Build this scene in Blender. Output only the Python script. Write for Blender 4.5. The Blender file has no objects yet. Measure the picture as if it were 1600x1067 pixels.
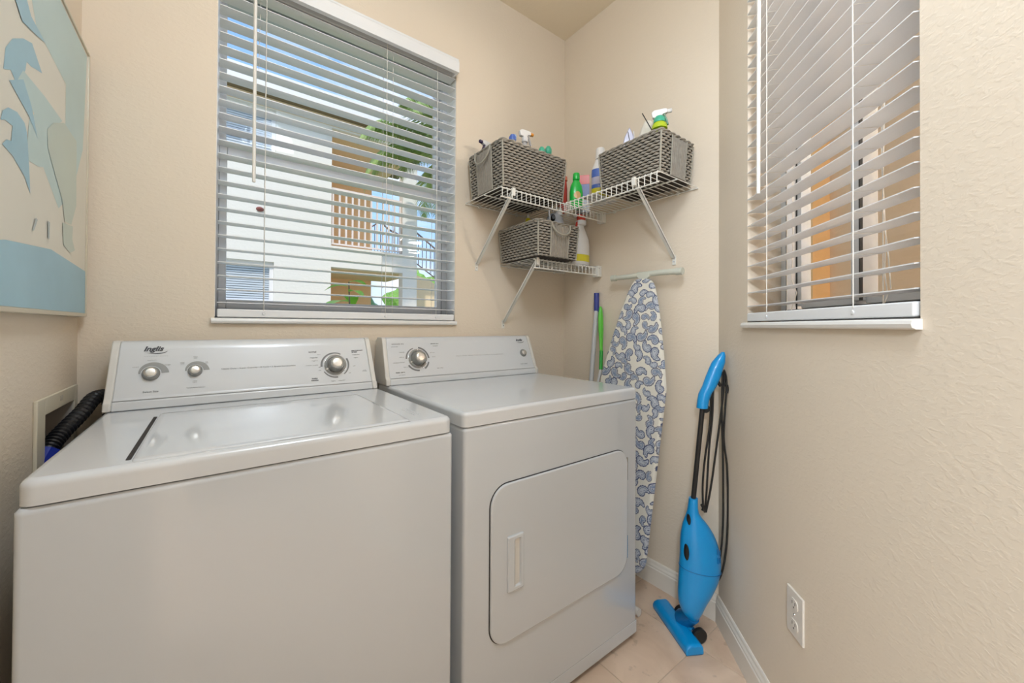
import bpy, bmesh, math, random
import numpy as np
from mathutils import Vector, Matrix
random.seed(7); rng = np.random.default_rng(5)
sc = bpy.context.scene
COL = sc.collection
PI = math.pi
XR, YB, H, XL = 1.5797, 1.5607, 2.758, -0.3018      # right wall, back wall, ceiling, left wall
CW = (1.5797, 0.7212)                                # right wall / angled wall corner
R2 = 2 ** -0.5

# ------------------------------------------------------------------ camera
cd = bpy.data.cameras.new('camera'); cam = bpy.data.objects.new('camera', cd); COL.objects.link(cam)
def cam_axes(yaw, pitch, roll):
    F = np.array([math.sin(yaw)*math.cos(pitch), math.cos(yaw)*math.cos(pitch), math.sin(pitch)])
    r = np.array([math.cos(yaw), -math.sin(yaw), 0]); u = np.cross(r, F)
    c, s = math.cos(roll), math.sin(roll)
    return c*r + s*u, -s*r + c*u, F
r_, u_, f_ = cam_axes(math.radians(36.6459), math.radians(.4457), math.radians(.30297))
m = Matrix.Identity(4)
for i in range(3):
    m[i][0], m[i][1], m[i][2] = r_[i], u_[i], -f_[i]
m.translation = Vector((0, 0, 1.14))
cam.matrix_world = m
cd.sensor_width = 36; cd.lens = 36*609.054/1600
cd.shift_x = 12.013/1600; cd.shift_y = -28.254/1600
cd.clip_start = .02; cd.clip_end = 300
sc.camera = cam

# ------------------------------------------------------------------ view + light
sc.view_settings.view_transform = 'Standard'; sc.view_settings.look = 'None'
sc.view_settings.exposure = 0.05; sc.view_settings.gamma = 1.0
sc.view_settings.use_curve_mapping = False

def build_world():
    w = bpy.data.worlds.new('sky'); sc.world = w; w.use_nodes = True
    nt = w.node_tree; nt.nodes.clear(); N = nt.nodes.new; L = nt.links.new
    out = N('ShaderNodeOutputWorld'); bg = N('ShaderNodeBackground'); L(bg.outputs[0], out.inputs[0])
    tc = N('ShaderNodeTexCoord'); sep = N('ShaderNodeSeparateXYZ'); L(tc.outputs['Generated'], sep.inputs[0])
    cr = N('ShaderNodeValToRGB'); L(sep.outputs[2], cr.inputs[0])
    e = cr.color_ramp.elements
    e[0].position = 0.0; e[0].color = (.62, .74, .86, 1)
    e[1].position = .75; e[1].color = (.17, .36, .80, 1)
    a = e.new(.25); a.color = (.36, .60, .95, 1)
    mp = N('ShaderNodeMapping'); mp.inputs['Scale'].default_value = (1.0, 1.0, 2.2); L(tc.outputs['Generated'], mp.inputs[0])
    no = N('ShaderNodeTexNoise'); no.inputs['Scale'].default_value = 3.1; no.inputs['Detail'].default_value = 6
    no.inputs['Roughness'].default_value = .55; L(mp.outputs[0], no.inputs['Vector'])
    c2 = N('ShaderNodeValToRGB'); L(no.outputs['Fac'], c2.inputs[0])
    c2.color_ramp.elements[0].position = .45; c2.color_ramp.elements[1].position = .66
    mx = N('ShaderNodeMixRGB'); L(c2.outputs[0], mx.inputs[0]); L(cr.outputs[0], mx.inputs[1]); mx.inputs[2].default_value = (.88, .91, .97, 1)
    L(mx.outputs[0], bg.inputs[0]); bg.inputs[1].default_value = 1.32
build_world()
sd = bpy.data.lights.new('sun', 'SUN'); sun = bpy.data.objects.new('sun', sd); COL.objects.link(sun)
sd.energy = 2.5; sd.angle = .02; sd.color = (1, .92, .80)
sd.energy = 2.7
sun.rotation_euler = Vector((.35, .62, -.75)).to_track_quat('-Z', 'Y').to_euler()

LAMP_POWER, LAMP_POWER_2, UPLIGHT, HALL_POINT, LAMP_COLOR = 5, 24, 25, 135, (.74, .87, 1.03)  # strengths and colour of the added fill lamps

# ------------------------------------------------------------------ materials
def mat(name, col, rough=.5, metal=0, coat=0, bump=None, var=None, spec=None, trans=0, emit=None, sss=0):
    mt = bpy.data.materials.new(name); mt.use_nodes = True
    nt = mt.node_tree; N = nt.nodes.new; L = nt.links.new
    b = nt.nodes['Principled BSDF']
    b.inputs['Base Color'].default_value = (*col, 1); b.inputs['Roughness'].default_value = rough
    b.inputs['Metallic'].default_value = metal
    if coat: b.inputs['Coat Weight'].default_value = coat; b.inputs['Coat Roughness'].default_value = .05
    if spec is not None: b.inputs['Specular IOR Level'].default_value = spec
    if trans: b.inputs['Transmission Weight'].default_value = trans
    tc = N('ShaderNodeTexCoord')
    if var:      # (scale, amount, stretch)
        mp = N('ShaderNodeMapping'); mp.inputs['Scale'].default_value = var[2] if len(var) > 2 else (1, 1, 1)
        L(tc.outputs['Object'], mp.inputs[0])
        no = N('ShaderNodeTexNoise'); no.inputs['Scale'].default_value = var[0]; no.inputs['Detail'].default_value = 4
        L(mp.outputs[0], no.inputs['Vector'])
        mx = N('ShaderNodeMixRGB'); mx.blend_type = 'MIX'
        k = var[1]
        mx.inputs[1].default_value = (*[c*(1-k) for c in col], 1); mx.inputs[2].default_value = (*[min(1, c*(1+k)) for c in col], 1)
        L(no.outputs['Fac'], mx.inputs[0]); L(mx.outputs[0], b.inputs['Base Color'])
    if bump:     # (scale, strength, distance)
        no = N('ShaderNodeTexNoise'); no.inputs['Scale'].default_value = bump[0]; no.inputs['Detail'].default_value = 3
        L(tc.outputs['Object'], no.inputs['Vector'])
        bp = N('ShaderNodeBump'); bp.inputs['Strength'].default_value = bump[1]; bp.inputs['Distance'].default_value = bump[2]
        L(no.outputs['Fac'], bp.inputs['Height']); L(bp.outputs[0], b.inputs['Normal'])
    if emit:
        b.inputs['Emission Color'].default_value = (*emit[0], 1); b.inputs['Emission Strength'].default_value = emit[1]
    return mt
def wall_mat(name, col, scale=1, depth=.0016):
    mt = mat(name, col, .75, spec=.25); nt = mt.node_tree; N = nt.nodes.new; L = nt.links.new
    b = nt.nodes['Principled BSDF']; tc = N('ShaderNodeTexCoord')
    mp = N('ShaderNodeMapping'); mp.inputs['Scale'].default_value = (1, 1, 1.7); L(tc.outputs['Object'], mp.inputs[0])
    n1 = N('ShaderNodeTexNoise'); n1.inputs['Scale'].default_value = 62*scale; n1.inputs['Detail'].default_value = 3.5
    n1.inputs['Distortion'].default_value = .3; L(mp.outputs[0], n1.inputs['Vector'])
    r = N('ShaderNodeValToRGB'); r.color_ramp.elements[0].position = .47; r.color_ramp.elements[1].position = .60
    L(n1.outputs['Fac'], r.inputs[0])
    n2 = N('ShaderNodeTexNoise'); n2.inputs['Scale'].default_value = 260*scale; L(tc.outputs['Object'], n2.inputs['Vector'])
    ad = N('ShaderNodeMath'); ad.operation = 'MULTIPLY_ADD'; ad.inputs[1].default_value = .18
    L(n2.outputs['Fac'], ad.inputs[0]); L(r.outputs[0], ad.inputs[2])
    bp = N('ShaderNodeBump'); bp.inputs['Strength'].default_value = .17; bp.inputs['Distance'].default_value = depth
    L(ad.outputs[0], bp.inputs['Height']); L(bp.outputs[0], b.inputs['Normal'])
    return mt
M = {}
M['wall'] = wall_mat('cream_wall_paint', (.77, .665, .535))
M['ceil'] = wall_mat('ceiling_paint', (.84, .73, .56))
M['trim'] = mat('white_trim_paint', (.80, .74, .65), .4, bump=(30, .05, .001))
M['sillw'] = mat('white_sill_paint', (.82, .80, .76), .3, bump=(30, .04, .001))
M['enamel'] = mat('white_enamel', (.605, .63, .655), .16, coat=.6, bump=(420, .035, .0004))
M['enamel_top'] = mat('glossy_white_enamel', (.67, .685, .70), .22, coat=.7, bump=(14, .02, .002)); M['enamel_top'].node_tree.nodes['Principled BSDF'].inputs['Coat Roughness'].default_value = .07
M['console'] = mat('console_white_plastic', (.66, .67, .68), .28, coat=.35, bump=(200, .02, .0003))
M['cap'] = mat('warm_white_plastic', (.70, .67, .62), .4, bump=(200, .02, .0003))
M['seam'] = mat('dark_seam', (.035, .03, .028), .8, bump=(80, .1, .001))
M['print_grey'] = mat('grey_print', (.20, .20, .195), .5, bump=(300, .02, .0002))
M['print_light'] = mat('light_grey_print', (.33, .33, .315), .5, bump=(300, .02, .0002))
M['print_dark'] = mat('dark_print', (.06, .06, .065), .5, bump=(300, .02, .0002))
M['knob_grey'] = mat('grey_knob_plastic', (.27, .265, .245), .3, coat=.3, bump=(300, .02, .0002))
M['knob_metal'] = mat('brushed_knob_face', (.72, .70, .66), .28, metal=.85, bump=(150, .05, .0005))
M['chrome'] = mat('chrome', (.7, .7, .7), .15, metal=1, bump=(40, .02, .0005))
M['frame'] = mat('white_aluminium', (.62, .64, .66), .35, bump=(60, .03, .0005))
M['gasket'] = mat('black_gasket', (.03, .03, .03), .7, bump=(60, .1, .0005))
M['slat'] = mat('white_slat', (.80, .80, .80), .35, bump=(25, .04, .0006), var=(9, .02, (1, 20, 20)))
M['cord'] = mat('white_cord', (.82, .79, .73), .7, bump=(900, .3, .0003))
M['vinyl_wire'] = mat('white_coated_wire', (.80, .78, .72), .3, coat=.3, bump=(90, .03, .0005))
M['wicker'] = mat('grey_wicker', (.30, .27, .225), .62, bump=(600, .35, .0006), var=(70, .30))
M['wicker_in'] = mat('weave_gap_shade', (.045, .036, .028), .9, bump=(200, .3, .001))  # shade inside the baskets put into the colour
M['wicker_edge'] = mat('pale_wicker_edge', (.36, .335, .275), .6, bump=(600, .35, .0006), var=(60, .2))
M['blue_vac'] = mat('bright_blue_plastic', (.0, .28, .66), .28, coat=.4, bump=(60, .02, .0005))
M['blue_dark'] = mat('dark_blue_plastic', (.0, .13, .36), .35, bump=(60, .02, .0005))  # darker blue for the seam, vents and joint parts
M['black'] = mat('black_plastic', (.012, .012, .012), .35, bump=(120, .05, .0005))
M['black_hose'] = mat('black_corrugated_rubber', (.012, .012, .014), .38, bump=(120, .05, .0005))
M['paper'] = mat('poster_cream', (.72, .69, .60), .35, bump=(60, .02, .0004), var=(3, .03))
M['art_pale'] = mat('poster_pale_blue', (.50, .64, .63), .4, bump=(60, .02, .0004), var=(5, .12))
M['art_green'] = mat('poster_grey_green', (.54, .61, .54), .4, bump=(60, .02, .0004), var=(5, .08))
M['art_blue'] = mat('poster_blue', (.32, .53, .63), .4, bump=(60, .02, .0004), var=(7, .12))
M['art_grey'] = mat('poster_grey', (.45, .50, .50), .4, bump=(60, .02, .0004))
M['pic_frame'] = mat('pale_metal_frame', (.60, .55, .44), .35, metal=.2, bump=(60, .02, .0004))
M['pic_dark'] = mat('frame_backing_dark', (.06, .05, .04), .6, bump=(60, .02, .0004))
M['box_plastic'] = mat('ivory_box_plastic', (.66, .60, .47), .4, bump=(60, .03, .0004))
M['box_in'] = mat('box_inside_plastic', (.52, .46, .40), .5, bump=(60, .03, .0004))
M['brass'] = mat('dull_brass', (.42, .33, .20), .35, metal=.9, bump=(60, .06, .0006))
M['valve_blue'] = mat('deep_blue_plastic', (.012, .03, .30), .35, bump=(60, .02, .0004))
M['outlet'] = mat('white_outlet_plastic', (.76, .70, .62), .35, bump=(60, .02, .0003))
M['grout'] = mat('pale_grout', (.52, .42, .32), .9, bump=(300, .4, .001))
M['rubber_w'] = mat('white_rubber', (.72, .68, .62), .5, bump=(100, .05, .0004))
M['sage'] = mat('pale_sage_plastic', (.62, .63, .54), .4, bump=(60, .03, .0004))
def glass_mat():
    mt = bpy.data.materials.new('window_glass'); mt.use_nodes = True; nt = mt.node_tree; nt.nodes.clear(); N = nt.nodes.new; L = nt.links.new
    o = N('ShaderNodeOutputMaterial'); mx = N('ShaderNodeMixShader'); t = N('ShaderNodeBsdfTransparent'); g = N('ShaderNodeBsdfGlossy'); f = N('ShaderNodeFresnel')
    t.inputs[0].default_value = (.992, .996, .996, 1); g.inputs['Roughness'].default_value = .01
    ge = N('ShaderNodeNewGeometry'); mr = N('ShaderNodeMapRange'); mr.inputs['To Min'].default_value = 1.22; mr.inputs['To Max'].default_value = 1/1.22
    L(ge.outputs['Backfacing'], mr.inputs['Value']); L(mr.outputs[0], f.inputs[0])      # thin pane: same reflectance from both sides
    L(f.outputs[0], mx.inputs[0]); L(t.outputs[0], mx.inputs[1]); L(g.outputs[0], mx.inputs[2]); L(mx.outputs[0], o.inputs[0])
    return mt
M['glass'] = glass_mat()
def plastic(name, col, rough=.3, trans=0): return mat(name, col, rough, coat=.3, bump=(80, .02, .0004), trans=trans)
def tile_mat():
    mt = mat('stone_look_tile', (.56, .43, .32), .35, coat=.1); nt = mt.node_tree; N = nt.nodes.new; L = nt.links.new
    b = nt.nodes['Principled BSDF']; tc = N('ShaderNodeTexCoord')
    oi = N('ShaderNodeObjectInfo'); ad = N('ShaderNodeVectorMath'); ad.operation = 'ADD'
    L(tc.outputs['Object'], ad.inputs[0]); ml = N('ShaderNodeVectorMath'); ml.operation = 'SCALE'; ml.inputs[0].default_value = (7, 3, 5)
    L(oi.outputs['Random'], ml.inputs['Scale']); L(ml.outputs[0], ad.inputs[1])
    no = N('ShaderNodeTexNoise'); no.inputs['Scale'].default_value = 5; no.inputs['Detail'].default_value = 7; no.inputs['Distortion'].default_value = .8; L(ad.outputs[0], no.inputs['Vector'])
    r = N('ShaderNodeValToRGB'); e = r.color_ramp.elements
    e[0].position = .32; e[0].color = (.58, .41, .29, 1); e[1].position = .66; e[1].color = (.74, .56, .42, 1)
    L(no.outputs['Fac'], r.inputs[0])
    n2 = N('ShaderNodeTexNoise'); n2.inputs['Scale'].default_value = 26; n2.inputs['Detail'].default_value = 4; L(ad.outputs[0], n2.inputs['Vector'])
    r2 = N('ShaderNodeValToRGB'); r2.color_ramp.elements[0].position = .30; r2.color_ramp.elements[0].color = (.42, .40, .38, 1); r2.color_ramp.elements[1].position = .37; r2.color_ramp.elements[1].color = (1, 1, 1, 1)
    L(n2.outputs['Fac'], r2.inputs[0])
    mu = N('ShaderNodeMixRGB'); mu.blend_type = 'MULTIPLY'; mu.inputs[0].default_value = .35; L(r.outputs[0], mu.inputs[1]); L(r2.outputs[0], mu.inputs[2])
    L(mu.outputs[0], b.inputs['Base Color'])
    return mt
M['tile'] = tile_mat()

# ------------------------------------------------------------------ mesh builder
class MB:
    def __init__(s): s.v = []; s.f = []; s.sm = []; s.only = True
    def add(s, vs, fs, smooth=False):
        s.only = False; n = len(s.v); s.v += [tuple(map(float, v)) for v in vs]
        s.f += [tuple(i+n for i in f) for f in fs]; s.sm += [smooth]*len(fs); return s
    def box(s, a, b, T=None):
        x0, y0, z0 = a; x1, y1, z1 = b
        vs = [(x0,y0,z0),(x1,y0,z0),(x1,y1,z0),(x0,y1,z0),(x0,y0,z1),(x1,y0,z1),(x1,y1,z1),(x0,y1,z1)]
        if T: vs = [T(*v) for v in vs]
        k = s.only; s.add(vs, [(0,3,2,1),(4,5,6,7),(0,1,5,4),(1,2,6,5),(2,3,7,6),(3,0,4,7)]); s.only = k; return s
    def prism(s, poly, axis_map, d0, d1, smooth=False):   # poly: 2D pts; axis_map(u,v,d)->xyz
        n = len(poly)
        vs = [axis_map(u, v, d0) for u, v in poly] + [axis_map(u, v, d1) for u, v in poly]
        s.add(vs, [tuple(range(n))[::-1], tuple(range(n, 2*n))])
        return s.add(vs, [(i, (i+1) % n, n+(i+1) % n, n+i) for i in range(n)], smooth)
    def tube(s, pts, r, seg=8, caps=True, smooth=True, flat=1):
        pts = [Vector(p) for p in pts]; n = len(pts)
        rs = r if isinstance(r, (list, tuple)) else [r]*n
        T0 = (pts[1]-pts[0]).normalized(); up = Vector((0, 0, 1)) if abs(T0.z) < .9 else Vector((1, 0, 0))
        nrm = (up - T0*up.dot(T0)).normalized(); vs = []
        for i, p in enumerate(pts):
            t = (pts[min(i+1, n-1)] - pts[max(i-1, 0)])
            t = t.normalized() if t.length > 1e-9 else T0
            nrm = (nrm - t*nrm.dot(t)); nrm = nrm.normalized() if nrm.length > 1e-9 else up
            b = t.cross(nrm)
            for k in range(seg):
                a = 2*PI*k/seg
                vs.append(p + nrm*(math.cos(a)*rs[i]) + b*(math.sin(a)*rs[i]*flat))
        fs = [(i*seg+k, i*seg+(k+1) % seg, (i+1)*seg+(k+1) % seg, (i+1)*seg+k) for i in range(n-1) for k in range(seg)]
        s.add(vs, fs, smooth)
        if caps:
            s.add(vs[:seg], [tuple(range(seg))[::-1]]); s.add(vs[-seg:], [tuple(range(seg))])
        return s
    def lathe(s, prof, seg=24, T=None, sx=1, sy=1, smooth=True):   # prof: (r,z) list
        vs = []
        for r, z in prof:
            for k in range(seg):
                a = 2*PI*k/seg; vs.append((r*math.cos(a)*sx, r*math.sin(a)*sy, z))
        if T: vs = [T(*v) for v in vs]
        n = len(prof)
        fs = [(i*seg+k, i*seg+(k+1) % seg, (i+1)*seg+(k+1) % seg, (i+1)*seg+k) for i in range(n-1) for k in range(seg)]
        s.add(vs, fs, smooth)
        s.add(vs[:seg], [tuple(range(seg))[::-1]]); s.add(vs[-seg:], [tuple(range(seg))])
        return s
    def loft(s, secs, smooth=True, caps=True):      # rings of equal length
        n = len(secs[0]); vs = [p for r in secs for p in r]
        s.add(vs, [(i*n+k, i*n+(k+1) % n, (i+1)*n+(k+1) % n, (i+1)*n+k) for i in range(len(secs)-1) for k in range(n)], smooth)
        if caps: s.add(secs[0], [tuple(range(n))[::-1]]); s.add(secs[-1], [tuple(range(n))])
        return s
    def mesh(s, name, m):
        me = bpy.data.meshes.new(name); me.from_pydata(s.v, [], s.f); me.materials.append(m)
        me.polygons.foreach_set('use_smooth', s.sm); me.update(); return me
    def build(s, name, m, parent=None, loc=None, bevel=0, seg=2, weld=False):
        me = s.mesh(name, m)
        if bevel or weld:
            bm = bmesh.new(); bm.from_mesh(me)
            if not s.only: bmesh.ops.remove_doubles(bm, verts=bm.verts, dist=1e-5)
            if bevel:
                es = [e for e in bm.edges if len(e.link_faces) == 2 and e.calc_face_angle(0) > .6]
                bmesh.ops.bevel(bm, geom=es, offset=bevel, segments=seg, affect='EDGES', profile=.5, clamp_overlap=True)
                for f in bm.faces: f.smooth = True
            bmesh.ops.recalc_face_normals(bm, faces=bm.faces)
            bm.to_mesh(me); bm.free()
        o = link(name, me, parent, loc)
        if bevel:
            wn = o.modifiers.new('wn', 'WEIGHTED_NORMAL'); wn.keep_sharp = False
        return o
def link(name, me, parent=None, loc=None):
    o = bpy.data.objects.new(name, me); COL.objects.link(o)
    if parent: o.parent = parent
    if loc is not None: o.location = loc
    return o
def thing(name, label, cat, loc=(0, 0, 0), rot=0, group=None):
    o = bpy.data.objects.new(name, None); COL.objects.link(o); o.location = loc; o.rotation_euler = (0, 0, rot)
    o.empty_display_size = .05; o['label'] = label; o['category'] = cat
    if group: o['group'] = group
    return o
def tag(o, label=None, cat=None, group=None, kind=None):
    if label: o['label'] = label
    if cat: o['category'] = cat
    if group: o['group'] = group
    if kind: o['kind'] = kind
    return o
def struct(o): o['kind'] = 'structure'; return o
def copies(name, me, parent, locs, label=None):
    out = []
    for l in locs:
        o = link(name, me, parent, l); out.append(o)
    return out
def rbox(name, a, b, m, parent=None, r=.004, seg=2, loc=None): return MB().box(a, b).build(name, m, parent, loc, bevel=r, seg=seg)
def text(name, s, width, pos, right, up, m, parent, shear=0, bold=0, height=None):
    cu = bpy.data.curves.new('t', 'FONT'); cu.body = s; cu.size = 1; cu.shear = shear; cu.offset = bold; cu.resolution_u = 3; cu.extrude = .01
    cu.align_x = 'CENTER'; cu.align_y = 'CENTER'
    o = bpy.data.objects.new('t', cu); COL.objects.link(o)
    dg = bpy.context.evaluated_depsgraph_get(); me = bpy.data.meshes.new_from_object(o.evaluated_get(dg))
    bpy.data.objects.remove(o); bpy.data.curves.remove(cu)
    xs = [v.co.x for v in me.vertices]; k = width/(max(xs)-min(xs)); cx = (max(xs)+min(xs))/2
    ys = [v.co.y for v in me.vertices]; ky = k if not height else height/(max(ys)-min(ys)); cy = (max(ys)+min(ys))/2
    right = Vector(right).normalized(); up = Vector(up).normalized(); nn = right.cross(up); pos = Vector(pos)
    for v in me.vertices:
        v.co = pos + right*((v.co.x-cx)*k) + up*((v.co.y-cy)*ky) + nn*(.0002 + (.0004 if v.co.z > 0 else 0))
    me.materials.clear(); me.materials.append(m); me.name = name
    return link(name, me, parent)

# ================================================================== ROOM SHELL
TH = .15
def wall_boxes(s0, s1, z0, z1, hole=None, th=TH, deep=None):
    mb = MB()
    if not hole: return mb.box((s0, 0, z0), (s1, th, z1))
    a, b, c, d = hole
    if a > s0: mb.box((s0, 0, z0), (a, th, z1))
    if b < s1: mb.box((b, 0, z0), (s1, th, z1))
    mb.box((a, 0, z0), (b, th, c))
    if d < z1: mb.box((a, 0, d), (b, th, z1))
    return mb
def frame_obj(o, origin, rot): o.location = origin; o.rotation_euler = (0, 0, rot); return o
W1 = (0.0, .880, 1.163, 2.32)          # window 1 opening on back wall (x0,x1,z0,z1)
W2 = (.238, .8645, 1.157, 2.32)        # window 2 opening on angled wall (s0,s1,z0,z1)
ROT_R, ROT_D, ROT_L = -PI/2, -3*PI/4, PI/2
wb = wall_boxes(XL-.15, XR+.15, 0, H, W1).build('wall_back', M['wall']); struct(frame_obj(wb, (0, YB, 0), 0))
wr = wall_boxes(0, YB-CW[1]+.02, 0, H).build('wall_right', M['wall']); struct(frame_obj(wr, (XR, YB, 0), ROT_R))
wa = wall_boxes(0, 1.0143, 0, H, W2).build('wall_angled', M['wall']); struct(frame_obj(wa, (CW[0], CW[1], 0), ROT_D))
EX, EY = CW[0]-1.035*R2, CW[1]-1.035*R2
we = MB().box((.0207, 0, 0), (3.3, .15, H)).build('wall_entry', M['wall']); struct(frame_obj(we, (EX, EY, 0), ROT_R))
wl = wall_boxes(-.22, YB+.15, 0, H, (1.265, 1.525, .68, .942)).box((-1.30, 0, 2.08), (-.22, TH, H)).box((-3.3, 0, 0), (-1.30, TH, H)).build('wall_left', M['wall']); struct(frame_obj(wl, (XL, 0, 0), ROT_L))  # doorway gap added so hall light reaches the angled wall
wf = MB().box((XL-.15, -.15, 0), (EX+.3, 0, H)).build('wall_front', M['wall']); struct(frame_obj(wf, (0, -3.25, 0), 0))
struct(MB().box((-2.3, -3.4, 0), (-2.15, 1.4, H)).box((-2.3, 1.25, 0), (XL-.14, 1.4, H)).box((-2.3, -3.4, 0), (XL-.14, -3.25, H)).build('wall_added_hall', M['wall']))  # unseen hallway added to hold the lamp lighting the angled wall
ce = MB().prism([(-2.3, -3.4), (XR+.3, -3.4), (XR+.3, YB+.15), (XL-.15, YB+.15), (XL-.15, 1.4), (-2.3, 1.4)], lambda u, v, d: (u, v, d), H, H+.25).build('ceiling', M['ceil']); struct(ce)
fl = MB().prism([(-2.3, -3.4), (XR+.3, -3.4), (XR+.3, YB+.15), (XL-.15, YB+.15), (XL-.15, 1.4), (-2.3, 1.4)], lambda u, v, d: (u, v, d), -.15, -.0025).build('floor', M['grout']); struct(fl)
TS = .3325; P = .335
tm = MB().box((-TS/2, -TS/2, -.010), (TS/2, TS/2, 0)).build('tile', M['tile'], bevel=.0012, seg=1)
tmesh = tm.data; bpy.data.objects.remove(tm)
for i in range(-8, 2):
    for j in range(-12, 3):
        cx, cy = 1.06 + P*(i+.5), .7125 + P*(j+.5)
        if cx - P/2 > XR or cx + P/2 < -2.1 or (cx < XL-.1 and not -1.9 < cy < .9) or cy < -3.3: continue
        # keep tiles inside the room outline (past the angled wall the room ends)
        if cx - P/2 > EX and cy + P/2 < EY - .05: continue
        if (-(cx-P/2-CW[0]) + (cy+P/2-CW[1])) * R2 < 0: continue
        o = link('tile', tmesh, fl, (cx, cy, 0)); o.rotation_euler = (0, 0, random.choice((0, PI/2, PI)))
        wn = o.modifiers.new('wn', 'WEIGHTED_NORMAL')
# baseboards (profiled)
BP = [(0, 0), (-.013, 0), (-.013, .072), (-.0105, .076), (-.0105, .082), (-.007, .090), (-.0055, .099), (-.003, .1035), (0, .1035)]
def baseboard(name, origin, rot, s0, s1):
    o = MB().prism(BP[::-1], lambda u, v, d: (d, u, v), s0, s1).build(name, M['trim']); return struct(frame_obj(o, origin, rot))
baseboard('baseboard_right', (XR, YB, 0), ROT_R, 0, YB-CW[1]-.005)
baseboard('baseboard_angled', (CW[0], CW[1], 0), ROT_D, .005, 1.03)
baseboard('baseboard_back', (0, YB, 0), 0, XL, XR)
baseboard('baseboard_left', (XL, 0, 0), ROT_L, -.22, YB)
baseboard('baseboard_entry', (EX, EY, 0), ROT_R, 0, 2.2)
# bullnose at the entry corner
struct(MB().tube([(CW[0]-1.0143*R2+.05*R2, CW[1]-1.0143*R2-.05*R2, 0), (CW[0]-1.0143*R2+.05*R2, CW[1]-1.0143*R2-.05*R2, H)], .05, 96).build('trim_1', M['wall']))

# ================================================================== WINDOWS (local frame: X along wall, +Y outward)
def window(name, origin, rot, W, kind):
    a, b, c, d = W; t = struct(bpy.data.objects.new(name, None)); COL.objects.link(t); frame_obj(t, origin, rot)
    t['label'] = 'white framed single-hung window in the back wall behind the blind' if kind == 'hung' else 'white framed sliding window in the angled right wall'
    F0, F1 = .100, .150
    mb = MB(); w = .028
    for q in (((a+.0002, F0, c), (a+w, F1, d)), ((b-w, F0, c), (b-.0002, F1, d)), ((a+w, F0, c), (b-w, F1, c+w+.012)), ((a+w, F0, d-w), (b-w, F1, d))): mb.box(*q)
    mb.build('window_frame', M['frame'], t, bevel=.003)
    if kind == 'hung':
        MB().box((a-.0004, .083, c), (a+.0078, .0995, d)).box((b-.0258, .083, c), (b+.0004, .0995, d)).build('jamb_track', M['frame'], t)
        MB().box((b-.0015, .004, c+.004), (b+.001, .0828, d)).box((a-.001, .004, c+.004), (a+.0015, .0828, d)).build('jamb_liner', M['sillw'], t)
        # lower sash (inner) and meeting rail
        s = MB(); za, zb = c+.03, 1.770
        y0, y1 = .085, .112
        s.box((a+.008, y0, za), (a+.031, y1, zb)); s.box((b-.048, y0, za), (b-.026, y1, zb))
        s.box((a+.031, y0, za), (b-.048, y1, za+.035)); s.box((a+.031, y0, 1.722), (b-.048, y1, zb))
        s.build('lower_sash', M['frame'], t, bevel=.0025)
        u = MB(); y0, y1 = .113, .135
        u.box((a+.010, y0, 1.73), (a+.022, y1, d-.03)); u.box((b-.05, y0, 1.73), (b-.03, y1, d-.03)); u.box((a+.022, y0, 1.73), (b-.05, y1, 1.752)); u.box((a+.022, y0, d-.05), (b-.05, y1, d-.03))
        u.build('upper_sash', M['frame'], t, bevel=.002)
        MB().box((a+.028, .096, za+.03), (b-.045, .099, 1.725)).build('pane', M['glass'], t)
        MB().box((a+.02, .124, 1.748), (b-.048, .127, d-.048)).build('pane', M['glass'], t)
        MB().box((a+.0065, .0845, c+.03), (a+.0085, .09, 1.70)).box((b-.0265, .0845, c+.03), (b-.0235, .09, 1.72)).build('gasket', M['gasket'], t)
        for x in (.22, .62): MB().box((x, .070, 1.755), (x+.045, .086, 1.768)).build('sash_lock', M['frame'], t, bevel=.002)
    else:
        cx = (a+b)/2
        s = MB(); y0, y1 = .112, .140
        s.box((a+.055, y0, c+.05), (a+.088, y1, d-.03)); s.box((cx-.002, y0-.012, c+.05), (cx+.028, y1, d-.03)); s.box((a+.088, y0, c+.042), (cx-.002, y1, c+.062)); s.box((cx+.028, y0, c+.042), (b-.05, y1, c+.062)); s.box((b-.05, y0, c+.05), (b-.0283, y1, d-.03)); s.box((a+.088, y0, d-.06), (cx-.002, y1, d-.03)); s.box((cx+.028, y0, d-.06), (b-.05, y1, d-.03))
        s.build('sliding_sash', M['frame'], t, bevel=.002)
        MB().box((a+.080, .126, c+.055), (b-.04, .129, d-.05)).build('pane', M['glass'], t)
        MB().box((a+.034, .098, c+.04), (a+.0375, .1005, d-.03)).box((a+.066, .1095, c+.04), (a+.0695, .112, d-.03)).box((cx+.028, .098, c+.05), (cx+.032, .104, d-.03)).box((a+.03, .0985, c+.028), (b-.002, .1005, c+.040)).build('gasket', M['gasket'], t)
    # sill: nose projecting into the room
    h_ = .0185
    prof = [(.10, c), (-.010, c), (-.016, c-.003), (-.018, c-.009), (-.016, c-h_+.003), (-.010, c-h_), (0, c-h_), (0, c-.001), (.10, c-.001)]
    mb = MB().prism(prof, lambda u, v, dd: (dd, u, v), a-.010 if kind != 'hung' else a-.009, b+.004 if kind != 'hung' else b+.002)
    o = mb.build('sill', M['sillw'], t, weld=True)
    return t
window('window_1', (0, YB, 0), 0, W1, 'hung')
window('window_2', (CW[0], CW[1], 0), ROT_D, W2, 'slide')

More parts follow.
